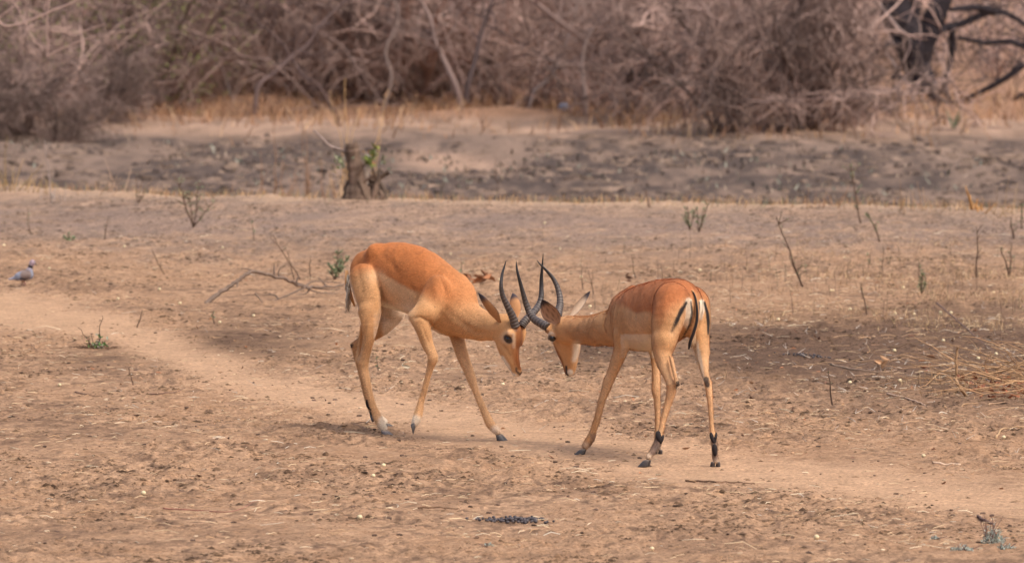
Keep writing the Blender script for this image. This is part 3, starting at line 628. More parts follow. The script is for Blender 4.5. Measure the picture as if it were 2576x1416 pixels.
    d, t = dseg(px, py, [(1452, 868), (1449, 890), (1444, 905)]); c = mixc(c, sstep(1.7, .2, d / np.interp(t, [0, 1], [12, 6])) * .75 * hd, WHITE * .85)
    c = mixc(c, sstep(10, 6, np.hypot((px - 1434) * 1.0, (py - 938) * .85)) * .9, WHITE)
    d, t = dseg(px, py, [(1424, 922), (1425, 938), (1430, 948)]); c = mixc(c, sstep(3.4, 1.6, d) * .95, BLACK * 2)
    c = mixc(c, sstep(7, 3, np.hypot(px - 1374, py - 832)) * hd * .5, BLACK * 6)
    return np.clip(c * (1 + .17 * nz)[:, None], .01, .85)
GR = [(.008, 3.2, 29.4, [(1531, 786), (1520, 808), (1521, 826), (1532, 842)]), (.004, 5, 29.2, [(1592, 755), (1598, 785), (1594, 825), (1604, 850)]), (.008, 3.5, 28.9, [(1645, 765), (1638, 785), (1635, 820), (1638, 865)]), (.0035, 6, 28.6, [(1668, 725), (1660, 765), (1660, 810)]), (-.003, 7, 28.6, [(1678, 740), (1672, 790), (1668, 840)]), (.009, 4, 28.5, [(1752, 770), (1750, 810), (1742, 850)]),
      (.0045, 2.6, 28.5, [(1680, 890), (1690, 925), (1697, 952)]), (.004, 2.6, 28.5, [(1757, 885), (1766, 925), (1773, 952)]), (.003, 4, 29.1, [(1565, 842), (1580, 835), (1594, 846)]), (.003, 4, 29.2, [(1562, 770), (1556, 805), (1548, 830)]), (.0025, 2.4, 28.5, [(1684, 985), (1676, 1030), (1665, 1075)]), (.002, 2.2, 29, [(1560, 880), (1546, 925), (1536, 955)]), (.004, 4, 28.9, [(1638, 860), (1650, 895), (1668, 930)]), (.003, 6, 29.6, [(1450, 812), (1490, 838), (1535, 862)]), (.0025, 4, 29.6, [(1404, 868), (1418, 900), (1426, 925)])] + \
     [(.0018, 3.2, 29.1, [(x, 745), (x + 5, 765), (x + 3, 800), (x + 10, 835)]) for x in (1600, 1609, 1618, 1627)]
GR = [(g_[0] * .45, g_[1] * 1.25, g_[2], g_[3]) for g_ in GR]
body_mesh(R, colR, rootR, rR, grooves=GR, back=(.35, -.75, -.55), eye=R.hit(1384.5, 850.5), head=P(1422, 875, 29.5))
horn([(1379, 823, 29.47, 11.5), (1364, 815, 29.50, 11), (1346, 804, 29.56, 10), (1333, 787, 29.60, 9), (1324, 765, 29.60, 7.6), (1317, 742, 29.59, 6.4), (1310, 716, 29.58, 5.2), (1303, 690, 29.57, 3.8), (1299.5, 670, 29.57, 2.3), (1298.6, 657, 29.57, .7)], rootR, rR)
horn([(1403, 798, 29.54, 11), (1405, 782, 29.57, 10.3), (1409, 765, 29.60, 9), (1407.5, 742, 29.62, 7.6), (1400, 717, 29.63, 6.3), (1390, 699, 29.63, 5.2), (1375, 681, 29.62, 3.8), (1360, 666, 29.61, 2.3), (1350.5, 655, 29.61, .7)], rootR, rR)
ear(P(1403, 814, 29.42), P(1364, 753, 29.33), .080, np.array([-.25, -.9, -.1]), np.array([.44, .27, .18]), cL_out, cL_tip, rootR, rR, marks=True)
ear(P(1432, 796, 29.56), P(1485, 732, 29.66), .040, np.array([.75, -.55, .1]), np.array([.38, .28, .205]), cL_out, cL_tip * .7, rootR, rR)
e = R.hit(1384.5, 850.5); ball('eye', e + np.array([.009, .0105, 0]), .0165, M_eye, np.array([.012, .008, .007]), rootR, rR)
hoof(P(1467, 1129, 28.89), np.array([-.9, .25, -.08]), rootR, rR, 1.0, drop=.025)
hoof(P(1629, 1156, 28.21), np.array([-.75, .35, -.05]), rootR, rR, 1.0, drop=.030)
hoof(P(1800, 1161, 28.25), np.array([-.08, 1.0, 0]), rootR, rR, .95, drop=.026)
hoof(P(1656, 1131, 28.91), np.array([-.2, 1.0, 0]), rootR, rR, .9, drop=.024)
tuft(R, [(1656, 1084), (1656, 1096), (1660, 1112)], rootR, rR, 7.5); tuft(R, [(1668, 1094), (1665, 1104), (1661, 1116)], rootR, rR, 5)
tuft(R, [(1788, 1088), (1791, 1100), (1797, 1115)], rootR, rR, 5.5); tuft(R, [(1802, 1088), (1800, 1100), (1798, 1115)], rootR, rR, 4); tuft(R, [(1797, 1116), (1798, 1130), (1799, 1147)], rootR, rR, 7)
g = Geo()   # tail
td = R.hit(1752, 765)[1] - .012; TP = np.array([R.hit(x, y) + [0, -.006, 0] for x, y in [(1741, 730), (1748, 745)]] + [P(x, y, td - k_) for x, y, k_ in [(1752, 765, 0), (1754, 790, .006), (1752, 812, .010), (1745, 836, .010), (1737, 858, .006), (1732.5, 878, 0)]])
S = spline(TP, 40); t = np.linspace(0, 1, 40); g.tube(S - rR, np.interp(t, [0, .3, .6, .85, 1], [.005, .009, .010, .0085, .003]), np.tile(TAN * .85, (40, 1)), 10)
tl = g.build('tail', M_fur, rootR)
g = Geo(); S2 = S + np.stack([0 * t, -np.interp(t, [0, .3, .6, .85, 1], [.004, .0085, .0095, .008, .004]), 0 * t], -1); g.tube(S2[2:] - rR, np.interp(t, [0, .3, .6, .9, 1], [.0030, .0055, .0066, .0078, .003])[2:], BLACK, 7)
g.build('tail_stripe', M_fur, tl)
g = Geo()
for k in range(40):
    a = P(1742 + rng.uniform(0, 8) , 838 + rng.uniform(0, 20), td + .01); b = a + np.array([rng.uniform(-.01, .01), 0, -rng.uniform(.02, .05)])
    g.tube(np.array([a, (a + b) / 2, b]) - rR, [.0025, .002, .0006], (TAN * .6 + WHITE * .15) * rng.uniform(.5, 1.0), 4)
g.build('tail_fringe', M_fur, tl)

# ---------------------------------------------------------------- dove
dv = Body(); D0 = G(57, 722)[1]; gh = G(57, 722)
def Q8(zx, zy, r, dd=0): return (zx * .08096, 630.6 + zy * .08096, D0 + dd, r)
dv.chain([Q8(885, 745, 12.6), Q8(740, 765, 12.8), Q8(600, 795, 10)], 6, np.array([0, 1., 0]), .85)
dv.chain([Q8(920, 600, 8), Q8(950, 500, 6), Q8(990, 400, 7.2), Q8(1010, 370, 7.4)], 5)
dv.chain([Q8(560, 805, 8.5), Q8(430, 858, 4.6), Q8(270, 885, 2.2)], 4, np.array([0, 1., 0]), .8)
dv.chain([Q8(720, 920, 6), Q8(720, 980, 3)], 4)
rootD = empty('dove', gh, 'small grey dove with black collar standing on bare soil at the left edge', 'bird'); rD = np.array(rootD.location)
def colD(V, N):
    px, py = proj(V); zx = px / .08096; zy = (py - 630.6) / .08096
    c = np.tile(np.array([.235, .25, .315]), (len(V), 1))
    c = mixc(c, sstep(640, 480, zy), np.array([.34, .255, .29])); c = mixc(c, sstep(1.2, .8, np.hypot((zx - 800) / 170, (zy - 740) / 160)), np.array([.21, .16, .145]))
    c = mixc(c, sstep(.0, 40, zy - 905 + (zx - 600) * .05) * (zx > 420), np.array([.36, .22, .14])); c = mixc(c, sstep(500, 300, zx), np.array([.36, .34, .40]))
    d, t = dseg(zx, zy, [(850, 470), (940, 495), (1020, 530)]); c = mixc(c, sstep(50, 25, d), BLACK)
    d, t = dseg(zx, zy, [(650, 870), (790, 900)]); c = mixc(c, sstep(45, 20, d) * .8, BLACK * 2)
    return c
F, lo, hh = dv.grid(.0028); V, Q = surface_nets(F, lo, hh); V = smooth_mesh(V, Q, 2); link('body', make_mesh('body', V - rD, Q, None, colD(V, normals_of(V, Q))), M_feather, rootD)
g = Geo(); w = [P(*Q8(x, y, 0, 0)[:3]) for x, y in ((1090, 400), (1120, 425), (1146, 460))]; g.tube(np.array(w) - rD, [.0045, .0032, .0006], np.array([.05, .045, .05]), 7); g.build('beak', M_horn, rootD)
e = dv.hit(*Q8(1072, 352, 0)[:2]); ball('eye', e, .0042, M_eye, np.array([.01, .01, .01]), rootD, rD, n=10)
for (x0, y0), (x1, y1), dd in (((655, 1000), (715, 1130), 0), ((770, 990), (775, 1130), -.02)):
    g = Geo(); a = P(*Q8(x0, y0, 0, dd)[:3]); b = P(*Q8(x1, y1, 0, dd)[:3]); b[2] = gz(b[0], b[1]) + .004; g.tube(np.array([a, b]) - rD, [.0042, .0028], np.array([.20, .07, .07]), 6)
    for q in (-.5, 0, .5): g.tube(np.array([b, b + [.022 * math.cos(q), .022 * math.sin(q), -.001]]) - rD, [.0022, .001], np.array([.20, .07, .07]), 5)
    g.build('leg', M_feather, rootD)

# ---------------------------------------------------------------- plants and sticks on the near field
BARK = np.array([.125, .078, .055]); GREENS = [np.array([.13, .165, .085]), np.array([.17, .20, .10]), np.array([.11, .14, .09])]
def wander(a, b, n, amp):
    t = np.linspace(0, 1, n)[:, None]; L = np.linalg.norm(b - a); o = rng.normal(0, 1, (n, 3)).cumsum(0); o -= o[0] + (o[-1] - o[0]) * t
    return a + (b - a) * t + o * amp * L / math.sqrt(n)
def sapling(bx, by, tx, ty, label, leafy=1.0, side=4, r=.004, green=0, cat='sapling', forks=(), name='sapling', group='young plants sprouting from the bare soil'):
    r = r * 1.35; b = G(bx, by); tip = P(tx, ty, b[1] + rng.uniform(-.05, .05)); H = np.linalg.norm(tip - b)
    root = empty(name, b, label, cat, group); st = Geo(); lf = Geo(); nl = 0
    mains = [wander(b - [0, 0, .01], tip, 9, .05)] + [wander(b, P(fx, fy, b[1] + rng.uniform(-.06, .06)), 7, .05) for fx, fy in forks]
    for mi, S in enumerate(mains):
        rr = r * (1 if mi == 0 else .75); st.tube(S - b, np.linspace(rr, rr * .35, len(S)), BARK * rng.uniform(.8, 1.25), 5)
        for k in range(side):
            t = rng.uniform(.25, .97); p = S[int(t * (len(S) - 1))]; dr = unit(np.array([rng.uniform(-1, 1), rng.uniform(-.8, .8), rng.uniform(.2, 1)])); ln = H * rng.uniform(.08, .24)
            tw = wander(p, p + dr * ln, 4, .1); st.tube(tw - b, [rr * .5, rr * .42, rr * .35, rr * .2], BARK * rng.uniform(.9, 1.3), 4)
            for q in range(int(8 * leafy + rng.random())):
                pp = tw[rng.integers(1, 4)]; dd = unit(rng.normal(0, 1, 3) + dr * .5 + [0, 0, .3]); lf.leaf(pp - b, dd, rng.normal(0, 1, 3), rng.uniform(.009, .020), rng.uniform(.005, .009), GREENS[rng.integers(0, 3)] * rng.uniform(.9, 1.9) * (1 + green * .5)); nl += 1
        for q in range(int(8 * leafy)):
            t = rng.uniform(.4, 1); pp = S[int(t * (len(S) - 1))]; lf.leaf(pp - b, unit(rng.normal(0, 1, 3)), rng.normal(0, 1, 3), rng.uniform(.008, .018), rng.uniform(.004, .008), GREENS[rng.integers(0, 3)] * rng.uniform(.9, 1.9)); nl += 1
    st.build('stem', M_twig, root)
    if nl: tag(lf.build('leaves', M_leaf, root, smooth=False), kind='stuff')
    return root
sapling(487, 578, 435, 437, 'tallest forked green sapling on the left, behind the fallen branch', 1.1, 8, .006, .4, forks=((500, 455), (470, 470), (548, 500)))
sapling(75, 587, 69, 528, 'thin upright seedling above the dove, near the left edge', .5, 3, .004)
sapling(262, 603, 272, 551, 'crooked little stem with a brown seed head on the left', .1, 3, .004)
sapling(350, 515, 341, 442, 'bare forked twig standing at the left part of the field edge', .05, 6, .0045, forks=((366, 470), (356, 455)))
sapling(640, 606, 632, 549, 'small seedling with green tip between the forked sapling and the left antelope', .4, 3, .003)
sapling(176, 610, 170, 586, 'low pale green tuft growing above and right of the dove', 2.0, 5, .003, .8, forks=((158, 592), (190, 594)))
sapling(415, 692, 382, 628, 'bare leaning twig left of the fallen branch', 0, 2, .0035)
sapling(757, 703, 687, 589, 'long arching bare stem bending left over the fallen branch', .15, 3, .004)
sapling(742, 705, 722, 632, 'thin straight bare stem beside the arching one', 0, 1, .003)
sapling(783, 700, 780, 642, 'thin bare stalk between the fallen branch and the leafy bush', 0, 1, .003)
sapling(842, 708, 852, 622, 'leafy blue green bush standing behind the rump of the left antelope', 2.4, 10, .005, .2, forks=((880, 645), (828, 668), (865, 655)))
sapling(344, 822, 357, 778, 'short bare twig stuck upright in the worn trail', 0, 1, .0035)
sapling(539, 818, 537, 780, 'tiny green shoot below the left end of the fallen branch', .8, 3, .003, .6)
sapling(337, 971, 321, 921, 'thin leaning brown twig in the left foreground', 0, 2, .003)
sapling(952, 935, 946, 894, 'small dark seedling between the legs of the left antelope', .5, 3, .003)
sapling(1736, 578, 1730, 519, 'bushy dark green sapling, left one of a pair near the field edge', 2.0, 6, .005, forks=((1722, 540), (1752, 516)))
sapling(1758, 582, 1786, 506, 'forked green sapling, right one of a pair near the field edge', 1.3, 5, .005, .3, forks=((1752, 520), (1772, 525)))
sapling(2166, 562, 2137, 411, 'tallest green sapling on the right, rising over the dark hollow', 1.7, 13, .0065, .2)
sapling(2213, 609, 2181, 534, 'green leaning sapling just below the tallest one', 1.5, 8, .005)
sapling(2020, 722, 1953, 544, 'long thin sapling leaning left above the rump of the right antelope', .45, 6, .006, forks=((1985, 640),))
sapling(2457, 702, 2456, 570, 'tall bare stem with a bent side twig near the right edge', .15, 4, .0055)
sapling(2539, 692, 2517, 622, 'dark forked seedling close to the right edge', .5, 6, .006, forks=((2545, 610),))
sapling(2552, 600, 2543, 546, 'stubby green sprout near the right edge, below the field edge', .9, 4, .007)
sapling(2570, 577, 2572, 512, 'leafy sprout cut by the right edge of the view', 1.3, 6, .005)
sapling(2312, 704, 2310, 645, 'upright seedling with a dark tip left of the tall bare stem', .5, 3, .003)
sapling(2221, 697, 2222, 618, 'thin straight seedling beneath the red fallen leaf', .3, 4, .003)
sapling(2185, 680, 2193, 629, 'small green seedling left of the thin straight one', .7, 4, .003)
sapling(2181, 796, 2166, 712, 'brown stem with green leaves at its foot in the right middle ground', .2, 3, .0045)
sapling(2097, 1022, 2084, 924, 'single thin stem with a small green top, right of the right antelope', .25, 1, .004)
sapling(2319, 741, 2323, 688, 'dense bunch of dark green stems in the right middle ground', 1.2, 5, .004, forks=((2314, 692), (2331, 694)))
sapling(1469, 728, 1462, 668, 'bare stem standing right of the crossed horns', 0, 2, .003)
sapling(1600, 700, 1587, 640, 'thin stalk beyond the shoulder of the right antelope', .1, 2, .003)
sapling(1498, 745, 1478, 672, 'leaning stalk above the far ear of the right antelope', .1, 3, .003)
sapling(1160, 692, 1160, 655, 'tiny grey green seedling above the curled dead leaves', .7, 3, .003)
sapling(1252, 480, 1248, 395, 'thin faint stem in the dark hollow behind the left antelope', .1, 2, .005)
sapling(1634, 521, 1624, 480, 'short orange brown stub curving left at the field edge', 0, 1, .009)
# resprouting tuft in the left foreground
b = G(238, 880); rt = empty('shrub', b, 'low resprouting shrub with bare spikes and bright green leaves beside the trail', 'shrub'); st = Geo(); lf = Geo()
for tx, ty in ((257, 793), (196, 824), (229, 838), (224, 845), (272, 850), (282, 860), (210, 862)):
    S = wander(b + rng.normal(0, .012, 3) * [1, 1, 0], P(tx, ty, b[1] + rng.uniform(-.04, .04)), 7, .07); g = Geo(); g.tube(S - b, np.linspace(.0042, .0014, 7), BARK * rng.uniform(.7, 1.2), 5); g.build('stem', M_twig, rt)
for k in range(90):
    p = np.array([rng.normal(.02, .03), rng.normal(0, .03), abs(rng.normal(.01, .03))]); lf.leaf(p, rng.normal(0, 1, 3), rng.normal(0, 1, 3), rng.uniform(.014, .026), rng.uniform(.009, .015), np.array([.10, .19, .05]) * rng.uniform(.6, 1.5) if rng.random() < .6 else np.array([.28, .30, .22]))
for k in range(60):
    a = np.array([rng.normal(0, .06), rng.normal(0, .05), .006]); st.tube([a, a + [rng.normal(0, .03), rng.normal(0, .02), rng.uniform(0, .02)]], [.002, .001], np.array([.14, .08, .05]) * rng.uniform(.6, 1.4), 4)
tag(st.build('twigs', M_twig, rt), kind='stuff'); tag(lf.build('leaves', M_leaf, rt, smooth=False), kind='stuff')

def stick(pts, r, label, col=(.33, .22, .15), name='stick', cat='stick', lift=.006, taper=.35, twigs=()):
    """dead stick on the ground; pts in the picture, with optional height over ground in metres"""
    W = []
    for q in pts:
        g_ = G(q[0], q[1] if len(q) < 3 else q[1]); 
        if len(q) > 2: g_ = P(q[0], q[1], q[2])
        else: g_[2] += lift
        W.append(g_)
    W = np.array(W); S = spline(W, 6 * len(W)); o = S[0].copy(); g = Geo(); g.tube(S - o + rng.normal(0, r * .25, S.shape), np.linspace(r, r * taper, len(S)), np.array(col), 7)
    if not twigs:
        ob = g.build(name, M_wood); ob.location = tuple(o); return tag(ob, label, cat)
    root = empty(name, o, label, cat); g.build('stem', M_wood, root)
    for tw in twigs:
        g2 = Geo(); T = np.array([P(x, y, d) for x, y, d in tw]); S2 = spline(T, 4 * len(T)); g2.tube(S2 - o, np.linspace(r * .5, r * .15, len(S2)), np.array(col) * .95, 5); g2.build('twig', M_wood, root)
    return root
d1 = G(600, 760)[1]; d2 = G(516, 765)[1]
stick([(516, 765, d2), (560, 731, d2 + .1), (600, 706, d2 + .15), (630, 684, d2 + .2), (665, 688, d2 + .3), (720, 704, d2 + .5), (768, 722, d2 + .7), (820, 722, d2 + .9), (872, 714, d2 + 1.1)], .0150,
      'long grey fallen branch arched over the soil left of the antelopes', (.19, .135, .105), 'fallen_branch', 'branch',
      twigs=[[(768, 722, d2 + .7), (735, 738, d2 + .6), (700, 752, d2 + .5), (668, 763, d2 + .4)], [(650, 686, d2 + .25), (625, 677, d2 + .2), (605, 676, d2 + .2)], [(720, 704, d2 + .5), (700, 690, d2 + .5), (706, 672, d2 + .5)],
             [(640, 738, d2 + .1), (652, 750, d2 + .1), (660, 762, d2 + .1)], [(768, 722, d2 + .7), (790, 708, d2 + .8), (860, 712, d2 + .9)], [(780, 724, d2 + .7), (770, 738, d2 + .7), (745, 742, d2 + .6)], [(690, 692, d2 + .4), (690, 662, d2 + .4)], [(822, 722, d2 + .9), (810, 706, d2 + .9), (800, 700, d2 + .9)], [(600, 706, d2 + .15), (596, 722, d2 + .1)], [(768, 722, d2 + .7), (800, 736, d2 + .8), (850, 738, d2 + .9)], [(700, 752, d2 + .5), (690, 742, d2 + .5), (660, 742, d2 + .4)], [(735, 708, d2 + .5), (760, 716, d2 + .8), (800, 726, d2 + .9), (868, 728, d2 + 1.0)], [(745, 712, d2 + .6), (752, 690, d2 + .6)]])
stick([(2089, 918), (2143, 933), (2219, 941), (2257, 935)], .005, 'pale curved stick lying right of the right antelope', (.45, .31, .21))
stick([(2231, 999), (2306, 1018), (2334, 1033)], .006, 'pale stick sloping down to the right on the right side', (.50, .34, .24))
stick([(1050, 1287), (1100, 1288), (1156, 1289)], .005, 'straight thin stick lying in the foreground under the left antelope', (.22, .13, .08), lift=.012)
stick([(1725, 1214), (1790, 1219), (1850, 1222), (1900, 1222)], .005, 'long dark root like stick in front of the right antelope', (.17, .10, .065))
stick([(365, 996), (410, 998), (440, 993), (463, 988)], .004, 'curved dark twig lying left of the trail centre', (.20, .12, .09))
stick([(190, 990), (215, 996), (255, 998)], .004, 'short bent twig lying in the left foreground', (.20, .12, .09))
stick([(20, 846), (50, 862), (80, 874), (95, 888)], .004, 'thin brown twig lying at the left edge below the dove', (.24, .14, .09))
stick([(410, 1285), (500, 1287), (585, 1292), (645, 1268)], .0028, 'very thin reddish runner stem in the lower left foreground', (.30, .13, .10))
stick([(860, 1077), (915, 1078), (950, 1078)], .0035, 'thin dark twig behind the hind hooves of the left antelope', (.20, .12, .08))
stick([(2345, 1168), (2375, 1169), (2415, 1171)], .007, 'short thick pale stick in the lower right', (.62, .44, .31), taper=.8)
stick([(2505, 1098), (2520, 1088), (2545, 1079), (2580, 1072)], .006, 'curved tan stick at the right edge', (.42, .27, .15))
stick([(2375, 1033), (2400, 1030), (2425, 1026), (2462, 1024)], .007, 'knobbly tan stick on the right beneath the broken stem', (.40, .25, .14))
stick([(2460, 1312), (2480, 1318), (2500, 1320)], .006, 'short dark stick above the grey cushion plant', (.13, .08, .07), taper=.8)
stick([(1418, 986), (1450, 990), (1482, 991)], .0035, 'pale straw between the two antelopes', (.60, .46, .32))
stick([(1225, 1036), (1260, 1038), (1312, 1037)], .0035, 'pale straw behind the front hoof of the left antelope', (.60, .46, .32))
d0 = G(2432, 996)[1]
stick([(2432, 996, d0), (2415, 975, d0 - .05), (2405, 950, d0), (2406, 915, d0), (2409, 871, d0)], .0085, 'upright broken woody stem with torn bark on the right', (.36, .22, .12), 'broken_stem', 'dead stem', taper=.75)
# thorny dead branch
r0 = stick([(2357, 776), (2406, 818), (2447, 858), (2497, 898)], .005, 'thorny dead branch lying in the litter at the right', (.19, .12, .10), 'thorny_branch', 'branch', lift=.03,
      twigs=[[(x, y, G(x, y)[1]), (x + dx, y + dy, G(x, y)[1] - .02)] for x, y, dx, dy in ((2370, 787, -12, 16), (2372, 785, 14, -14), (2395, 808, -16, 18), (2398, 812, 24, -10), (2420, 832, -6, 22), (2430, 840, 18, -8), (2450, 862, -10, 24), (2470, 878, 18, -18))])

# cream coloured wild fruits
FR = [(1409, 627, 'far beyond the crossed horns'), (1455, 735, 'just right of the far horn of the right antelope'), (435, 872 - 5, 'x'), (134, 973, 'x')]
fruits = [(150, 869 + 104, 'below the low resprouting shrub on the left'), (105, 657, 'immediately right of the dove'), (124, 678, 'a step right and below the dove'), (10, 622, 'at the left edge above the dove'), (297, 753, 'left of the fallen branch on open soil'), (453, 766, 'near the left tip of the fallen branch, faint green'),
    (401, 733, 'farther left of the fallen branch, lone one'), (553, 815, 'right of the tiny green shoot'), (638, 799, 'below the fallen branch'), (313, 623, 'upper left, by the crooked stem'), (560, 624, 'behind the arching stem'), (1134, 643, 'above the curled dead leaves'), (1256, 718, 'right of the curled dead leaves'),
    (1409, 627, 'far beyond the crossed horns'), (1370, 565, 'farthest one, near the field edge'), (1462, 700, 'right of the right antelope horn tips'), (1484, 778, 'by the far ear tip of the right antelope'), (1761, 686, 'over the rump of the right antelope'), (1958, 812, 'first right of the rump of the right antelope'), (2024, 816, 'in the dry grass right of the rump'),
    (2124, 651, 'on the right below the leaning sapling'), (2423, 690, 'largest one, left of the tall bare stem'), (2090, 734, 'a double looking one in the right middle ground'), (2272, 726, 'upper right middle ground'), (2139, 782, 'beside the straw patch on the right'), (2200, 800, 'left of three in the right middle row'), (2252, 793, 'centre of three in the right middle row'), (2300, 795, 'right of three in the right middle row'),
    (2366, 791, 'at the thick end of the thorny branch'), (2392, 791, 'right of the thick end of the thorny branch'), (2373, 858, 'bright one below the thorny branch'), (2250, 891, 'on the dark soil on the right'), (2461, 905, 'right of the broken woody stem'), (2506, 895, 'at the thin end of the thorny branch'), (2138, 962, 'above the pale curved stick end, small'), (2264, 965, 'between the two pale sticks'),
    (1648, 995 + 115, 'x'), (2323, 1151, 'in the lower right straw'), (1573, 1016, 'between the forelegs of the right antelope'), (1265, 976, 'behind the far foreleg of the left antelope'), (1238, 1140 - 0, 'x'), (965, 1181, 'small grey one under the left antelope in the foreground'), (939, 1207, 'yellowish one in the centre left foreground'), (361, 1247, 'lower left foreground, lone one'), (905, 1305, 'flat one in the bottom centre foreground'), (1640, 1384, 'lowest one, bottom right of centre'), (2054, 1354, 'bottom right foreground'), (2500, 739, 'upper right near the seedlings'), (2525, 1345 - 240, 'right edge below the straw'), (1560, 775, 'x')]
for x, y, wh in fruits:
    if wh == 'x' or 'double' in wh and False: continue
    p = G(x, y); r = rng.uniform(.0085, .0115) * (1.45 if 'largest' in wh else 1); o = p + [0, 0, r * .75]; g = Geo(); g.lump([0, 0, 0], r, np.array([.66, .54, .33]) * rng.uniform(.85, 1.1), (1, 1, .92), .05, (12, 8))
    if 'double' in wh: g.lump([r * 1.7, 0, 0], r * .8, np.array([.66, .54, .33]), (1, 1, .9), .05, (10, 7))
    ob = g.build('fruit', M_fruit); ob.location = tuple(o); tag(ob, 'cream round fruit lying ' + wh, 'fruit', 'fallen cream coloured fruits')
# curled dead leaves
def deadleaves(x, y, n, sx, label, col, size=.05, cat='dead leaves'):
    b = G(x, y); rt = empty('dead_leaves', b, label, cat)
    for k in range(n):
        g = Geo(); c = np.array([rng.uniform(-sx, sx), rng.uniform(-.06, .06), rng.uniform(.012, .05)]); d = unit(np.array([rng.choice([-1, 1]) * rng.uniform(.5, 1), rng.normal(0, .4), rng.normal(0, .45)])); L_ = size * rng.uniform(.6, 1.4)
        w = unit(np.cross(d, rng.normal(0, 1, 3))); nn = np.cross(d, w); V = []; nu, nv = 5, 7
        for j in range(nv):
            t = j / (nv - 1); W = L_ * .22 * math.sin(math.pi * min(.98, t + .02)) ** .8
            for i in range(nu): s = (i / (nu - 1) * 2 - 1) * 1.2; V.append(c + d * L_ * (t - .5) + w * W * math.sin(s) + nn * (W * math.cos(s) + L_ * .25 * (t - .5) ** 2 * 4))
        Q = [[j * nu + i, j * nu + i + 1, (j + 1) * nu + i + 1, (j + 1) * nu + i] for j in range(nv - 1) for i in range(nu - 1)]
        g.add(V, Q, None, np.array(col) * rng.uniform(.6, 1.4)); g.build('leaf', M_leaf, rt)
deadleaves(1205, 716, 16, .085, 'heap of curled rust brown dead leaves behind the shoulder of the left antelope', (.30, .12, .05), .07)
deadleaves(2231, 633, 2, .02, 'single reddish curled leaf in the upper right field', (.34, .17, .10), .05, 'dead leaf')
deadleaves(2318, 950, 2, .02, 'reddish curled leaf right of the pale curved stick', (.26, .11, .07), .05, 'dead leaf')
deadleaves(2212, 930, 3, .03, 'tan curled leaf beside the pale curved stick', (.34, .19, .10), .055, 'dead leaf')
deadleaves(2330, 915, 3, .04, 'rust coloured leaf left of the broken woody stem', (.30, .15, .08), .05, 'dead leaf')
deadleaves(1018, 936, 2, .01, 'white papery scrap of leaf between the legs of the left antelope', (.75, .65, .48), .05, 'dead leaf')
deadleaves(1578, 716, 3, .03, 'dark brown leaf on the soil beyond the withers of the right antelope', (.16, .07, .04), .05, 'dead leaf')
# straw heap at the right edge
b = G(2530, 985); rt = empty('brush_pile', b, 'pile of dry orange twigs and rusty leaves at the right edge', 'brush pile'); st = Geo(); lf = Geo()
for k in range(130):
    a = np.array([rng.uniform(-.2, .55), rng.uniform(-.9, 1.1), rng.uniform(.0, .10)]); th = rng.normal(0, .6) + (math.pi if rng.random() < .5 else 0); ln = rng.uniform(.2, .75); e_ = a + np.array([math.cos(th) * ln, math.sin(th) * ln, rng.uniform(-.05, .20)]); e_[2] = max(e_[2], .006)
    st.tube(wander(a, e_, 6, .09), np.linspace(rng.uniform(.0018, .0038), .001, 6), np.array([.42, .25, .13]) * rng.uniform(.5, 1.4), 4)
for k in range(420):
    p = np.array([rng.uniform(-.2, .5), rng.uniform(-.7, .8), rng.uniform(.005, .05)]); lf.leaf(p, rng.normal(0, 1, 3) * [1, 1, .3], rng.normal(0, 1, 3), rng.uniform(.02, .05), rng.uniform(.01, .025), np.array([.26, .09, .04]) * rng.uniform(.5, 1.4))
tag(st.build('twigs', M_straw, rt), kind='stuff'); tag(lf.build('leaves', M_leaf, rt, smooth=False), kind='stuff')
# grey cushion plants bottom right
def cushion(x, y, w, h, label, spikes=0):
    b = G(x, y); rt = empty('cushion_plant', b, label, 'plant', 'grey green dwarf plants in the lower right corner'); lf = Geo(); st = Geo()
    for k in range(int(700 * w * h / .008) + 60):
        th = rng.uniform(0, 2 * math.pi); ra = math.sqrt(rng.random()); z = abs(rng.normal(0, .5)) * (1 - ra * .7) * h; p = np.array([math.cos(th) * ra * w * (1 - z / h * .3), math.sin(th) * ra * w, z])
        lf.leaf(p, unit(rng.normal(0, 1, 3) + [0, 0, .7]), rng.normal(0, 1, 3), rng.uniform(.006, .013), rng.uniform(.004, .008), np.array([.33, .36, .31]) * rng.uniform(.55, 1.4))
    for k in range(7 + spikes): 
        a = np.array([rng.uniform(-w, w) * .6, rng.uniform(-w, w) * .6, 0]); st.tube(wander(a, a + [rng.normal(0, .02), rng.normal(0, .02), h * rng.uniform(.6, 1.2) + (.04 if k < spikes else 0)], 5, .08), np.linspace(.0022, .0008, 5), np.array([.16, .09, .08]), 4)
    tag(st.build('stem', M_twig, rt), kind='stuff'); tag(lf.build('leaves', M_leaf, rt, smooth=False), kind='stuff')
cushion(2498, 1370, .045, .085, 'largest grey green cushion plant, bushy with two bare spikes', 4)
cushion(2420, 1386, .045, .022, 'flat grey green patch left of the largest cushion plant')
cushion(2530, 1383, .032, .02, 'flat grey green patch right of the largest cushion plant')
cushion(2352, 1359, .018, .014, 'smallest grey green sprig, farthest left in the corner')
cushion(1228, 1368, .018, .010, 'tiny grey green scrap in the bottom centre foreground')

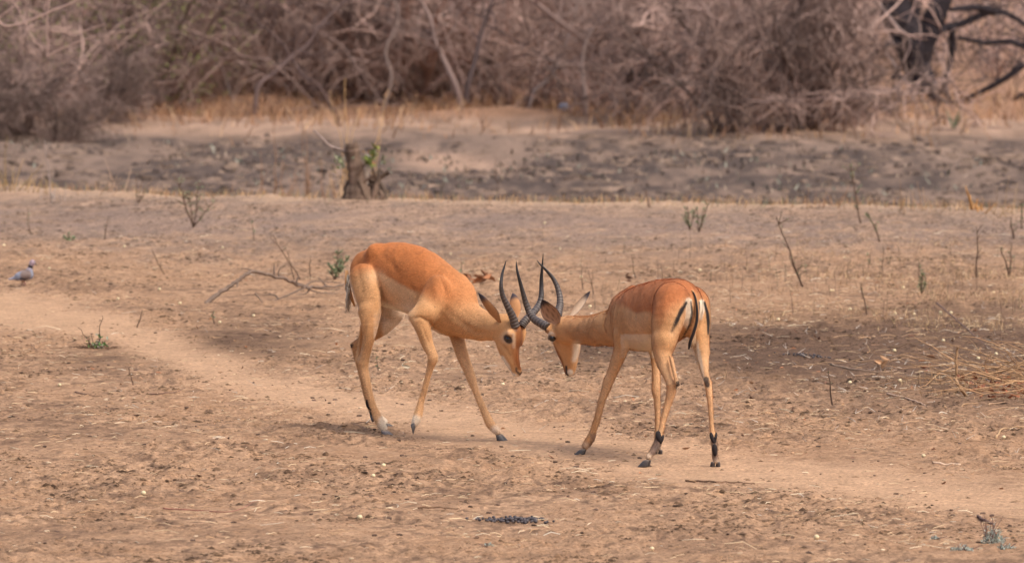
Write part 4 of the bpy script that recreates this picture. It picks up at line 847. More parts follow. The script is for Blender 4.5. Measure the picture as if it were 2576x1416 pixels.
# ---------------------------------------------------------------- stump at the field edge
b = G(905, 501); b[1] -= .25; b[2] = gz(b[0], b[1]); dS = b[1]
rt = empty('tree_stump', b, 'weathered brown tree stump with a few green shoots at the field edge', 'stump')
def tb(name, pts, rads, col, m=M_wood, n=10, rough=.0):
    g = Geo(); W = np.array([P(x, y, dS + dd) for x, y, dd in pts]); S = spline(np.concatenate([W, np.array(rads)[:, None] * dS / FPX], 1), 6 * len(W)); C = np.array(col) * (1 + .08 * (rng.random((len(S), 1)) - .5)); m = M_bark if m is M_wood else m
    g.tube(S[:, :3] - b, S[:, 3] * (1 + 1.6 * rough * (rng.random(len(S)) - .5)), C, n); return g.build(name, m, rt)
WB = (.17, .115, .085)
tb('trunk', [(905, 508, 0), (900, 470, 0), (895, 430, 0), (889, 395, 0), (886, 372, 0), (885, 361, 0)], [40, 27, 21, 19, 19, 15], WB, n=14, rough=.16)
tb('trunk', [(893, 372, 0), (895, 362, 0), (896, 355, 0)], [7, 5, 2], WB)
tb('root', [(935, 508, -.05), (944, 480, -.05), (948, 462, -.03)], [11, 8, 6], WB, rough=.2)
tb('root', [(925, 508, -.1), (915, 480, -.1), (905, 455, -.08)], [10, 7, 5], (.16, .11, .08), rough=.2)
tb('root', [(872, 508, -.05), (876, 480, -.04), (884, 450, 0)], [7, 6, 4], (.17, .12, .09), rough=.2)
tb('root', [(862, 510, .1), (866, 485, .1), (875, 455, .05)], [10, 7, 4], (.19, .14, .11), rough=.3)
tb('root', [(968, 510, 0), (966, 478, 0), (952, 452, 0), (955, 425, 0)], [9, 7, 5, 3], (.15, .11, .085), rough=.3)
tb('root', [(930, 510, .1), (935, 470, .1), (940, 440, .1)], [17, 13, 6], (.15, .10, .075), rough=.3)
tb('root', [(950, 506, -.05), (962, 495, -.05), (952, 478, 0)], [8, 7, 4], WB, rough=.2)
tb('branch', [(944, 470, -.03), (955, 450, 0), (966, 440, 0), (978, 434, 0)], [6, 5.5, 6, 6.5], (.14, .095, .07), rough=.2)
tb('branch', [(948, 455, 0), (938, 430, 0), (930, 405, .02), (928, 392, .02)], [4, 3, 2.4, 1.6], BARK, n=6)
tb('branch', [(882, 440, .03), (874, 410, .03), (868, 385, .03), (850, 375, .03), (830, 368, .03), (812, 350, .03), (788, 328, .03)], [3.4, 3, 3.2, 3.4, 3.4, 3, 2.2], (.30, .23, .20), n=7)
tb('branch', [(900, 440, -.1), (912, 425, -.1), (920, 405, -.1), (926, 388, -.1)], [2.4, 2, 1.8, 1.2], BARK, n=6)
tb('branch', [(916, 460, -.1), (930, 448, -.1), (945, 440, -.1)], [3, 2.6, 2], BARK, n=6)
tb('branch', [(940, 440, 0), (958, 425, 0), (968, 440, 0)], [2.4, 2, 1.6], (.24, .18, .14), n=6)
lf = Geo()
for x, y, n_, c, s_ in ((928, 408, 22, (.13, .17, .03), 1.1), (935, 402, 7, (.48, .50, .42), 1.0), (938, 388, 9, (.14, .18, .05), 1.0), (942, 376, 6, (.19, .20, .04), 1.2), (934, 392, 5, (.38, .18, .03), .8), (850, 400, 10, (.30, .32, .20), .9), (856, 412, 8, (.20, .23, .09), .9), (862, 418, 6, (.34, .36, .28), .7), (843, 432, 4, (.28, .22, .06), .7), (885, 390, 5, (.22, .26, .18), .7), (962, 402, 6, (.12, .13, .06), .8), (958, 412, 6, (.22, .24, .18), .8), (985, 430, 4, (.20, .22, .14), .8), (905, 492, 6, (.1, .12, .06), .6)):
    for k in range(n_):
        p = P(x + rng.normal(0, 5), y + rng.normal(0, 5), dS + rng.normal(-.05, .04)); lf.leaf(p - b, rng.normal(0, 1, 3) + [0, 0, .8], rng.normal(0, 1, 3) + [0, -1.5, 0], .062 * s_ * rng.uniform(.6, 1.3), .034 * s_, np.array(c) * rng.uniform(.7, 1.3))
tag(lf.build('leaves', M_leaf, rt, smooth=False), kind='stuff')
# pale dead leaf beside the stump
g = Geo(); p0 = P(858, 499, dS - .2)
for k in range(5): g.leaf([0, 0, 0], [rng.normal(0, .2), .1, 1], [1, .3, 0], .13 - .015 * k, .045, np.array([.40, .27, .17]) * rng.uniform(.85, 1.1), fold=.3 + .1 * k)
o = g.build('dead_leaf', M_leaf); o.location = tuple(p0); tag(o, 'pale upright dead leaf at the left foot of the stump', 'dead leaf')

# ---------------------------------------------------------------- tall dry grass clumps
def stalks(x, y, tips, label, col=(.42, .24, .10), r=.006, extra=0, spread_=20, hh=60, name='dry_grass_clump'):
    b = G(x, y); b[2] = gz(b[0], b[1]); rt = empty(name, b, label, 'dry grass', 'tall dry grass stalks along the field edge')
    for bx, tx, ty in tips:
        g = Geo(); a = P(bx, y, b[1]); a[2] = b[2] - .01; e_ = P(tx, ty, b[1] + rng.uniform(-.1, .1)); g.tube(wander(a, e_, 8, .035) - b, np.linspace(r, r * .3, 8), np.array(col) * rng.uniform(.7, 1.25), 4); g.build('stalk', M_straw, rt)
    g = Geo()
    for k in range(extra):
        bx = x + rng.normal(0, spread_); a = P(bx, y, b[1] + rng.uniform(-.4, .4)); a[2] = gz(a[0], a[1]) - .01; e_ = a + np.array([rng.normal(0, .05), rng.normal(0, .05), hh * rng.uniform(.3, 1) * b[1] / FPX]); g.tube(wander(a, e_, 5, .05) - b, np.linspace(r * .7, r * .25, 5), np.array(col) * rng.uniform(.6, 1.2), 3)
    if extra: tag(g.build('short_blades', M_straw, rt), kind='stuff')
    return rt
stalks(868, 494, [(858, 868, 198), (862, 830, 228), (866, 905, 270), (930, 978, 224), (872, 862, 300), (935, 955, 300)], 'tall orange grass stalks rising beside the stump', (.56, .34, .15), r=.008, extra=10, hh=110)
stalks(768, 492, [(772, 760, 250), (776, 768, 330), (660, 655, 380), (690, 688, 262), (770, 790, 380), (812, 806, 400), (705, 712, 400)], 'thin russet stalks left of the stump', (.34, .18, .10), .008, extra=18, spread_=60, hh=70)
stalks(20, 478, [(14, 18, 340), (22, 40, 430), (30, 60, 400), (0, -8, 420), (45, 110, 410), (60, 95, 440)], 'straw coloured stalks at the left edge of the view', (.40, .27, .13), .007, extra=30, spread_=60, hh=60)
stalks(140, 505, [(128, 112, 350), (135, 140, 470)], 'pale grey stalk standing near the left edge', (.40, .32, .28), .007, extra=6, hh=40)
stalks(285, 488, [(300, 262, 400), (310, 330, 420), (280, 296, 440)], 'pale bent stalks left of centre at the field edge', (.38, .26, .18), .006, extra=14, spread_=40, hh=50)
stalks(2448, 532, [(2446, 2430, 468), (2447, 2434, 480), (2449, 2440, 490), (2452, 2460, 500)], 'bundle of bright orange stalks at the right part of the field edge', (.48, .24, .08), .013, extra=8, spread_=14, hh=30)
stalks(2310, 530, [(2320, 2308, 455), (2300, 2296, 480), (2265, 2264, 450), (2330, 2322, 470), (2290, 2300, 500)], 'thin stalks between the tallest right sapling and the orange bundle', (.34, .21, .12), .005, extra=22, spread_=50, hh=45)
stalks(2100, 526, [(2110, 2136, 465), (2098, 2085, 490), (2070, 2080, 480), (2030, 2034, 470)], 'russet stalks left of the tallest right sapling', (.30, .17, .10), .005, extra=22, spread_=60, hh=45)
stalks(2530, 540, [(2520, 2540, 440), (2500, 2510, 470), (2545, 2560, 460), (2480, 2492, 500)], 'leaning stalks at the far right of the field edge', (.36, .24, .14), .005, extra=18, spread_=40, hh=45)

# ---------------------------------------------------------------- thicket
TW = np.array([.40, .275, .232])
def shrub_proto(seed, H, spread_r, stems, twig_n, tone=1.0, leaves=None):
    r_ = np.random.default_rng(seed); br = Geo(); tw = Geo(); lf = Geo(); ends = []
    def arc(p, d, L_, n, bend, sag):
        pts = [p]; q = p.copy(); dd = unit(d)
        for _ in range(n):
            dd = unit(dd + r_.normal(0, bend, 3) + np.array([0, 0, -sag])); q = q + dd * L_ / n; q = q if q[2] > .03 else np.array([q[0], q[1], .03]); pts.append(q)
        return np.array(pts), dd
    for s in range(stems):
        th = r_.uniform(0, 2 * math.pi); lean = r_.uniform(.15, 1.0); p = np.array([math.cos(th), math.sin(th), 0]) * r_.uniform(0, .3); d = np.array([math.cos(th) * lean, math.sin(th) * lean, 1.0])
        S, dd = arc(p, d, H * r_.uniform(.7, 1.15), 9, .16, .035); R0 = r_.uniform(.022, .050); c = TW * tone * r_.choice([.5, .75, .9, 1.05, 1.2])
        br.tube(S, np.linspace(R0, R0 * .35, len(S)), c, 5)
        for k in range(r_.integers(5, 9)):
            i = r_.integers(2, len(S)); d2_ = unit(r_.normal(0, 1, 3) * [1, 1, .6] + [0, 0, .25]); S2, _ = arc(S[i], d2_, spread_r * r_.uniform(.5, 1.1), 7, .22, .06); c2 = c * r_.uniform(.7, 1.25)
            br.tube(S2, np.linspace(R0 * .48, R0 * .18, len(S2)), c2, 4, False)
            for q in range(twig_n):
                j = r_.integers(1, len(S2)); d3 = unit(r_.normal(0, 1, 3) + [0, 0, -.05]); S3, _ = arc(S2[j], d3, r_.uniform(.25, .85), 4, .25, .05)
                tw.tube(S3, np.linspace(.0085, .004, 5), c2 * r_.uniform(.7, 1.35), 3, False); ends.append(S3[-1])
    # low dead twigs filling the foot of the shrub
    for k in range(stems * twig_n):
        th = r_.uniform(0, 2 * math.pi); ra = spread_r * math.sqrt(r_.random()); p = np.array([math.cos(th) * ra, math.sin(th) * ra, r_.uniform(.02, 1.0) ** 1.4]); S3, _ = arc(p, r_.normal(0, 1, 3) * [1, 1, .8], r_.uniform(.25, .8), 3, .2, .05)
        tw.tube(S3, np.linspace(.006, .003, 4), TW * tone * np.array([1.05, .92, .85]) * r_.uniform(.55, 1.25), 3, False)
    if leaves is not None:
        for e_ in ends:
            for q in range(2 if r_.random() < .8 else 0): lf.leaf(e_ + r_.normal(0, .06, 3), r_.normal(0, 1, 3), r_.normal(0, 1, 3), r_.uniform(.04, .08), .035, np.array(leaves) * r_.uniform(.5, 1.5))
    return br, tw, (lf if leaves is not None else None)
def mesh_of(g, name, m):
    me = make_mesh(name, np.concatenate(g.V), np.concatenate(g.Q) if g.Q else None, np.concatenate(g.T) if g.T else None, np.concatenate(g.C)); me.materials.append(m); return me
protos = []
for sd, H_, sr, sn, tn, tone, lv in ((1, 3.6, 1.3, 11, 12, 1.0, None), (2, 4.2, 1.5, 12, 11, 1.1, None), (3, 3.2, 1.4, 13, 12, .9, None), (4, 4.0, 1.2, 10, 13, 1.0, None), (5, 2.6, .8, 13, 14, .8, None), (6, 3.6, 1.3, 10, 14, .75, (.24, .28, .07)), (7, 2.4, 1.1, 14, 13, .55, None)):
    a, c, l = shrub_proto(sd, H_, sr, sn, tn, tone, lv); protos.append((mesh_of(a, 'branches', M_twig), mesh_of(c, 'twigs', M_twig), mesh_of(l, 'leaves', M_leaf) if l else None))
def place_shrub(px, d, k, rot, sc, label, grp='grey leafless shrubs of the thicket'):
    X = (px - CX) * d / FPX; z = float(height(np.array([X]), np.array([d]), False)[0]); o = empty('shrub', (X, d, z - .03), label, 'shrub', grp); o.rotation_euler = (0, 0, rot); o.scale = (sc, sc, sc)
    for me, nm in zip(protos[k], ('branches', 'twigs', 'leaves')):
        if me is None: continue
        c = bpy.data.objects.new(nm, me); scene.collection.objects.link(c); c.parent = o; c['kind'] = 'stuff'
    return o
def dist_of(py):  # distance of the hollow ground seen at height py
    return G(1000, py)[1]
row1 = [(330, 268, 0, 'behind the far left stalks'), (470, 262, 1, 'above the forked sapling, with diagonal dark stems'), (610, 258, 2, 'left of the tall orange stalks'), (760, 262, 3, 'directly behind the tall orange stalks'), (930, 262, 0, 'behind and above the stump'), (1060, 262, 1, 'right of the stump'), (1170, 262, 3, 'with a dark V shaped foot over the left antelope horns'),
        (1310, 266, 2, 'above the crossed horns'), (1480, 280, 1, 'with a pale curved trunk right of the blue scrap'), (1620, 290, 0, 'with pale diagonal stems, centre right')]
for i, (px, py, k, wh) in enumerate(row1): place_shrub(px, dist_of(py) + rng.uniform(0, 1.5), k, rng.uniform(0, 6.28), rng.uniform(1.05, 1.4), 'leafless grey shrub ' + wh)
for i, px in enumerate((-120, 60, 200, 380, 560, 700, 850, 1010, 1140, 1260, 1400, 1540, 1700, 1850, 2000)):
    if px > 1900: continue
    place_shrub(px, 119 + rng.uniform(0, 5), i % 4, rng.uniform(0, 6.28), rng.uniform(.9, 1.25), 'leafless grey shrub of the second row, ' + ('beyond the left edge', 'at the left edge', 'above the left dead shrubs', 'above the bent pale stalks', 'above the forked sapling', 'above the russet stalks', 'above the orange stalks', 'above the stump', 'right of the stump', 'above the left antelope head', 'above the crossed horns', 'above the right antelope neck', 'behind the diagonal pale trunk', 'behind the dense brown shrubs', 'left of the black tree')[i], 'second row of grey shrubs')
for i, px in enumerate(range(-350, 2950, 190)):
    place_shrub(px, 134 + rng.uniform(0, 12), (i * 3) % 4, rng.uniform(0, 6.28), rng.uniform(1.1, 1.5) * (1 if px < 2050 else .35), 'hazy leafless shrub of the rearmost row, ' + ('outside the left edge', 'just outside the left edge', 'at the left corner', 'at the top left', 'left of the leaning grey stem', 'above the leaning grey stem', 'above the tall orange stalks', 'above the stump', 'behind the winding pale stem', 'behind the V shaped trunks', 'above the crossed horns', 'behind the curved trunk', 'behind the long diagonal trunk', 'above the dense brown shrubs', 'left of the black tree', 'behind the black tree', 'right of the black tree', 'at and beyond the right edge')[i], 'rearmost row of grey shrubs')
# dense bush right of centre, nearer
for px, py, k, sc, wh in ((1740, 312, 4, 1.1, 'at the left end of the dense fuzzy bush group'), (1850, 345, 4, .95, 'darkest and densest, right of centre'), (1990, 340, 4, 1.1, 'with the pale hanging twigs, right of centre'), (2050, 334, 4, .8, 'thin and light, left of the black tree'), (1940, 310, 1, .8, 'tallest of the dense fuzzy bush group'), (2150, 322, 4, .4, 'low, right end of the dense bush group')):
    place_shrub(px, dist_of(py), k, rng.uniform(0, 6.28), sc, 'fuzzy brown shrub ' + wh, 'dense brown shrubs right of centre')
# left mass, nearer, lower
for px, py, k, sc, wh in ((-60, 345, 6, .45, 'at the left edge, lowest'), (60, 335, 6, .7, 'at the left edge, middle'), (150, 352, 6, .4, 'low and dark near the left edge'), (260, 312, 6, .6, 'low, above the crooked little stem'), (120, 300, 0, .7, 'behind the low ones near the left edge')):
    place_shrub(px, dist_of(py), k, rng.uniform(0, 6.28), sc, 'brown dead shrub ' + wh, 'brown shrubs on the left')
for px, d, sc, wh in ((250, 112, 1.0, 'at the top left'), (40, 108, .9, 'at the left edge top'), (400, 110, .9, 'left of centre top')):
    place_shrub(px, d, 5, rng.uniform(0, 6.28), sc, 'shrub with sparse yellow green leaves ' + wh, 'shrubs with a few green leaves')
# named pale trunks that stand out in front of the tangle
def trunk(pts, r, label, col=(.27, .19, .165), d=106, name='bare_tree'):
    r = r * .62; W = []; p0 = pts[0]; X0 = (p0[0] - CX) * d / FPX; z0 = float(height(np.array([X0]), np.array([float(d)]), False)[0]); b = np.array([X0, d, z0])
    rt = empty(name, b, label, 'tree', 'bare trees in the thicket')
    W = [b - [0, 0, .05]] + [P(x, y, d + .1 * i) for i, (x, y) in enumerate(pts[1:])]; up = unit(W[-1] - W[-2]); q = W[-1]
    for k in range(4): up = unit(up + rng.normal(0, .2, 3)); q = q + up * .55; W.append(q)
    S = spline(np.array(W), 5 * len(W)); g = Geo(); g.tube(S - b, np.linspace(r, r * .35, len(S)), np.array(col), 8); g.build('trunk', M_wood, rt)
    g = Geo()
    for k in range(26):
        i = rng.integers(len(S) // 3, len(S)); e_ = S[i] + unit(rng.normal(0, 1, 3) + [0, 0, .3]) * rng.uniform(.5, 1.3); T = wander(S[i], e_, 6, .12); g.tube(T - b, np.linspace(r * .3, r * .1, 6), np.array(col) * rng.uniform(.7, 1.1), 4)
        for q_ in range(5): a = T[rng.integers(2, 6)]; g.tube(wander(a, a + rng.normal(0, .3, 3), 4, .1) - b, [.006, .005, .004, .003], np.array(col) * rng.uniform(.6, 1.1), 3)
    tag(g.build('branches', M_twig, rt), kind='stuff'); return rt
trunk([(1162, 262), (1150, 225), (1130, 180), (1112, 140), (1095, 100), (1080, 40)], .085, 'pale forked tree leaning left above the left antelope horns')
trunk([(1166, 264), (1180, 210), (1196, 150), (1212, 80), (1236, 10)], .075, 'dark tree leaning right from the same foot', (.12, .085, .08))
trunk([(1474, 288), (1472, 240), (1466, 180), (1470, 120), (1500, 60), (1524, 25), (1516, -20)], .07, 'pale tree with a curved trunk right of the blue scrap', (.30, .22, .19), 104)
trunk([(1590, 285), (1620, 262), (1660, 235), (1720, 150), (1770, 60), (1800, -10)], .08, 'pale tree with one long diagonal trunk, centre right', (.33, .24, .21), 105)
trunk([(640, 262), (650, 220), (690, 185), (740, 140), (775, 112), (810, 60)], .075, 'dark diagonal stem rising right behind the russet stalks', (.16, .11, .10), 108)
trunk([(850, 262), (800, 215), (760, 190), (735, 150), (700, 100)], .06, 'dark stem leaning left behind the tall orange stalks', (.15, .10, .09), 109)
trunk([(1690, 290), (1640, 250), (1600, 190), (1570, 140), (1560, 90)], .05, 'thin pale stem crossing the diagonal trunk', (.28, .20, .17), 105)
trunk([(1325, 268), (1345, 230), (1390, 190), (1420, 120), (1450, 20)], .06, 'grey stem arching right above the crossed horns', (.30, .23, .21), 107)
trunk([(580, 250), (560, 180), (500, 100), (440, 20)], .06, 'grey stem leaning left in the left half of the thicket', (.27, .21, .20), 112)
trunk([(960, 262), (985, 200), (970, 130), (1000, 60), (990, -10)], .05, 'pale winding stem behind the stump', (.27, .20, .17), 107)
# black tree on the right
b_d = 108.5; X0 = (2330 - CX) * b_d / FPX; z0 = float(height(np.array([X0]), np.array([b_d]), False)[0]); b = np.array([X0, b_d, z0])
rt = empty('dark_tree', b, 'black trunked tree with drooping bare branches at the upper right', 'tree')
def bt(name, pts, r0, r1, col=(.028, .022, .026)):
    W = np.array([P(x, y, b_d + dd) for x, y, dd in pts]); S = spline(W, 6 * len(W)); g = Geo(); g.tube(S - b, np.linspace(r0, r1, len(S)) * 1.5 * (1 + .15 * (rng.random(len(S)) - .5)), np.array(col), 8); return g.build(name, M_wood, rt)
bt('trunk', [(2330, 232, 0), (2300, 150, 0), (2285, 90, 0), (2255, 30, 0), (2230, -60, 0), (2200, -240, 0)], .16, .22)
bt('trunk', [(2312, 150, 0), (2340, 70, 0), (2365, 10, 0), (2400, -120, .2)], .13, .12); bt('trunk', [(2300, 120, 0), (2296, 40, 0), (2310, -40, 0)], .10, .08)
for q in ([(2310, 140, 0), (2360, 80, .5), (2420, 60, 1), (2500, 30, 1.5), (2560, 50, 2), (2640, 110, 2)], [(2500, 30, 1.5), (2450, 20, 1), (2390, 25, .5)], [(2395, 70, .5), (2395, 120, .6), (2385, 180, .7), (2372, 205, .8), (2390, 250, .8)],
          [(2576, 160, 1), (2540, 190, 1), (2480, 225, 1), (2400, 262, 1)], [(2620, 90, 1), (2576, 115, 1), (2540, 105, 1), (2480, 108, 1), (2410, 95, 1)], [(2340, 235, 0), (2380, 262, -.3), (2440, 262, -.5), (2520, 270, -.6), (2620, 285, -.6)],
          [(2330, 225, 0), (2290, 200, 0), (2240, 195, 0)], [(2300, 130, 0), (2260, 110, -.2), (2220, 118, -.4), (2180, 150, -.5)], [(2600, 260, 1), (2570, 240, 1), (2540, 262, 1)], [(2285, 60, 0), (2220, 30, 0), (2170, 40, 0)]):
    bt('branch', q, rng.uniform(.04, .065), .022)
g = Geo()
for k in range(420):
    a = P(rng.uniform(2180, 2640), rng.uniform(-120, 200), b_d + rng.uniform(-1, 2)); g.tube(wander(a, a + rng.normal(0, .45, 3), 5, .12) - b, np.linspace(.010, .004, 5), np.array([.05, .04, .042]) * rng.uniform(.5, 2.0), 3)
tag(g.build('twigs', M_twig, rt), kind='stuff')
# pale arching vines hanging left of the black tree
for pts, lb in (([(2130, 40), (2180, 90), (2240, 150), (2290, 230), (2315, 290)], 'longest pale arching vine left of the black tree'), ([(2090, 0), (2120, 60), (2100, 110), (2115, 150)], 'short pale vine above the dense bush'), ([(2190, -20), (2250, 60), (2290, 110), (2260, 180), (2240, 240)], 'pale vine looping in front of the black trunk')):
    d = 108.0; W = [P(x, y, d + .1 * i) for i, (x, y) in enumerate(pts)]; e_ = W[-1].copy(); e_[2] = float(height(np.array([e_[0]]), np.array([e_[1]]), False)[0]); 
    if 'longest' in lb: W.append(e_)
    S = spline(np.array(W), 30); g = Geo(); g.tube(S - S[0], np.linspace(.022, .012, 30), np.array([.42, .33, .31]), 6); o = g.build('vine', M_twig); o.location = tuple(S[0]); tag(o, lb, 'vine', 'pale vines at the upper right')
# near hanging twigs top left, from a tree standing just outside the frame
dT = 62.0; b = P(-260, 480, dT); b[2] = float(height(np.array([b[0]]), np.array([b[1]]), False)[0]); rt = empty('bare_tree', b, 'bare tree outside the left edge whose twigs hang into the top left corner', 'tree')
g = Geo(); S = spline(np.array([b, P(-280, 250, dT), P(-250, 50, dT), P(-200, -150, dT), P(-60, -300, dT)]), 30); g.tube(S - b, np.linspace(.09, .03, 30), np.array([.26, .19, .16]), 8); g.build('trunk', M_wood, rt)
for pts, r in (([(-200, -150), (-90, 0), (-20, 40), (8, 64), (35, 64), (80, 50), (135, 26), (190, 2), (260, -60)], .011), ([(-60, -300), (60, -220), (112, -100), (125, -20), (120, 30), (118, 75), (121, 120), (118, 142)], .008), ([(-60, -300), (30, -120), (20, -20), (45, 20), (62, 60), (88, 105), (118, 124)], .006), ([(122, 75), (160, 82), (200, 80), (240, 70), (262, 60)], .005), ([(118, 142), (150, 126), (200, 105), (240, 92)], .006), ([(155, -100), (128, -20), (110, 28)], .006), ([(8, 64), (0, 45), (40, 10), (60, -40)], .006)):
    g = Geo(); S = spline(np.array([P(x, y, dT) for x, y in pts]), 8 * len(pts)); g.tube(S - b, np.linspace(r, r * .7, len(S)), np.array([.42, .29, .25]), 6); g.build('branch', M_twig, rt)
# blue scrap and green blade plant by the thicket
p = G(1418, 284); g = Geo(); g.lump([0, 0, .08], .085, np.array([.27, .33, .45]), (1, .6, .8), .5, (7, 5)); o = g.build('scrap', M_leaf); o.location = tuple(p); tag(o, 'small pale blue scrap lying at the foot of the thicket', 'scrap')
p = G(2398, 330); g = Geo()
for dx, hz in ((-.10, .36), (-.04, .25), (.05, .28), (.14, .42), (.18, .33)): g.leaf([0, 0, 0], [dx, rng.normal(0, .05), hz], [.3, 1, 0], math.hypot(dx, hz), .05, np.array([.10, .16, .09]) * rng.uniform(.8, 1.2), .3)
o = g.build('spiky_plant', M_leaf); o.location = tuple(p); tag(o, 'small green plant with upright blades on the sand at the right', 'plant')

# ---------------------------------------------------------------- stuff: far wood, grass, clods, straw, dung
g = Geo()
for k in range(2600):
    X = rng.uniform(-34, 34); Y = rng.uniform(150, 200); z = float(-.3); a = np.array([X, Y, z + rng.uniform(0, 1.5)]); e_ = a + np.array([rng.normal(0, 1.0), rng.normal(0, .6), rng.uniform(.8, 3.4)]); g.tube(wander(a, e_, 6, .1), np.linspace(rng.uniform(.02, .06), .012, 6), TW * rng.uniform(.5, 1.3), 3, False)
tag(g.build('distant_thicket', M_twig), 'distant mass of bare grey brush behind the shrubs', 'thicket', kind='stuff')
def blades(name, n, sampler, hr, wr, colr, label, lean=.35, cat='dry grass'):
    B = sampler(n); n = len(B); h = rng.uniform(*hr, n); w = rng.uniform(*wr, n); th = rng.uniform(0, 2 * math.pi, n); ln = rng.normal(0, lean, (n, 2)); top = B + np.stack([ln[:, 0] * h, ln[:, 1] * h, h], -1); mid = (B + top) / 2 + np.stack([ln[:, 0] * h * -.12, 0 * h, h * .06], -1)
    sd = np.stack([np.cos(th) * w / 2, np.sin(th) * w / 2, 0 * w], -1); V = np.stack([B - sd, B + sd, mid + sd * .8, mid - sd * .8, top], 1).reshape(-1, 3); i = np.arange(n)[:, None] * 5
    Q = i + np.array([[0, 1, 2, 3]]); T = i + np.array([[3, 2, 4]]); c = np.array(colr)[rng.integers(0, len(colr), n)] * rng.uniform(.65, 1.3, (n, 1)); me = make_mesh(name, V, Q, T, np.repeat(c, 5, 0)); return tag(link(name, me, M_straw), label, cat, kind='stuff')
def edge_s(n):
    X = rng.uniform(-5.5, 5.5, n); Y = edge_y(X) + rng.normal(-.2, .5, n); return np.stack([X, Y, height(X, Y) - .004], -1)
blades('edge_grass', 5200, edge_s, (.02, .11), (.003, .007), [(.52, .34, .17), (.42, .25, .12), (.34, .19, .10), (.20, .20, .12)], 'fringe of short straw coloured grass along the field edge')
def hollow_s(n):
    X = rng.uniform(-8, 8, n); Y = edge_y(X) + rng.uniform(1.5, 34, n); m = fbm(X * .7, Y * .35, 90, 3) > .48; X, Y = X[m], Y[m]; return np.stack([X, Y, height(X, Y, False) - .01], -1)
blades('hollow_grass', 7000, hollow_s, (.03, .10), (.02, .05), [(.11, .08, .066), (.24, .18, .135), (.12, .10, .078), (.28, .205, .15), (.22, .215, .17), (.14, .10, .082)], 'low grey green and brown growth covering the dark hollow', .6, 'low growth')
def foot_s(n):
    X = rng.uniform(-12, 12, n); Y = rng.uniform(92, 116, n); px, py = proj(np.stack([X, Y, height(X, Y, False)], -1)); m = (py < np.interp(px, [0, 400, 1500, 1700, 2300, 2576], [300, 290, 295, 325, 335, 300]) + np.abs(rng.normal(0, 28, n))) & (fbm(X * .9, Y * .5, 95, 3) > .42) & (rng.random(n) < np.interp(px, [0, 250, 400, 1800, 1950, 2576], [.25, .4, 1, 1, .45, .35])); X, Y = X[m], Y[m]; return np.stack([X, Y, height(X, Y, False) - .01], -1)
blades('litter_grass', 20000, foot_s, (.06, .32), (.012, .028), [(.36, .20, .105), (.30, .155, .08), (.42, .27, .16), (.22, .12, .075)], 'rusty orange dry grass at the foot of the thicket', .5)
def hollow_lumps():
    n = 13000; X = rng.uniform(-9, 9, n); Y = edge_y(X) + rng.uniform(2.5, 40, n); gy = proj(np.stack([X, Y, height(X, Y, False)], -1)); bx, by = gy; bl = np.interp(bx, [0, 300, 600, 1400, 1700, 2200, 2576], [385, 366, 350, 356, 346, 360, 356])
    m = (by > bl + rng.normal(0, 7, n)) & (fbm(X * .9, Y * .3, 98, 3) > .40) & (np.hypot((bx - 1110) / 150, (by - 408) / 24) > 1); X, Y = X[m], Y[m]; n = len(X)
    O = np.array([[math.cos(a), math.sin(a), -.2] for a in np.arange(7) * 2 * math.pi / 7] + [[math.cos(a + .4) * .65, math.sin(a + .4) * .65, .6] for a in np.arange(7) * 2 * math.pi / 7] + [[0, 0, .9]]); T = []
    for a in range(7): b_ = (a + 1) % 7; T += [[a, b_, 7 + a], [b_, 7 + b_, 7 + a], [7 + a, 7 + b_, 14]]
    r = np.minimum(.028 * np.exp(rng.normal(0, .55, n)), .06); V = O[None] * r[:, None, None] * (1 + .7 * (rng.random((n, 15, 1)) - .5)) * np.stack([rng.uniform(1, 2.6, n), rng.uniform(1, 2, n), rng.uniform(.35, .9, n)], -1)[:, None, :]
    V += np.stack([X, Y, height(X, Y, False)], -1)[:, None, :]; pal = np.array([(.075, .054, .046), (.11, .078, .063), (.16, .113, .085), (.20, .14, .105)]); C = pal[rng.integers(0, 4, n)] * rng.uniform(.6, 1.35, (n, 1))
    me = make_mesh('earth_lumps', V.reshape(-1, 3), None, (np.arange(n)[:, None, None] * 15 + np.array(T)[None]).reshape(-1, 3), np.repeat(C, 15, 0), False); tag(link('earth_lumps', me, M_clod), 'rough dark lumps of earth covering the hollow', 'earth lumps', kind='stuff')
hollow_lumps()
def right_s(n):
    px = rng.uniform(1820, 2650, n) ; py = rng.uniform(610, 1010, n); d = 36300 / (py + 110); X = (px - CX) * d / FPX; m = fbm(X * 2.2, d * 1.1, 97, 3) > np.interp(py, [610, 700, 800, 860, 1010], [.62, .50, .44, .60, .62]); m &= (rng.random(n) < np.interp(px, [1820, 2000, 2650], [.35, .8, 1])) & ((np.abs((py - 890) / 65) > 1) | (px > 2330) | (rng.random(n) < .1)); X, d = X[m], d[m]; return np.stack([X, d, height(X, d) - .003], -1)
blades('stubble', 15000, right_s, (.012, .065), (.0018, .004), [(.46, .31, .16), (.54, .39, .22), (.32, .19, .10), (.20, .12, .075)], 'short dry stubble on the right side of the field', .6)
def right_t(n):
    px = rng.uniform(1450, 2650, n); py = rng.uniform(640, 800, n); d = 36300 / (py + 110); X = (px - CX) * d / FPX; return np.stack([X, d, height(X, d) - .003], -1)
blades('bare_stalks', 240, right_t, (.05, .19), (.0025, .0045), [(.16, .10, .075), (.26, .16, .10), (.12, .10, .06)], 'thin bare stalks scattered over the right half of the field', .12, 'dry stalks')
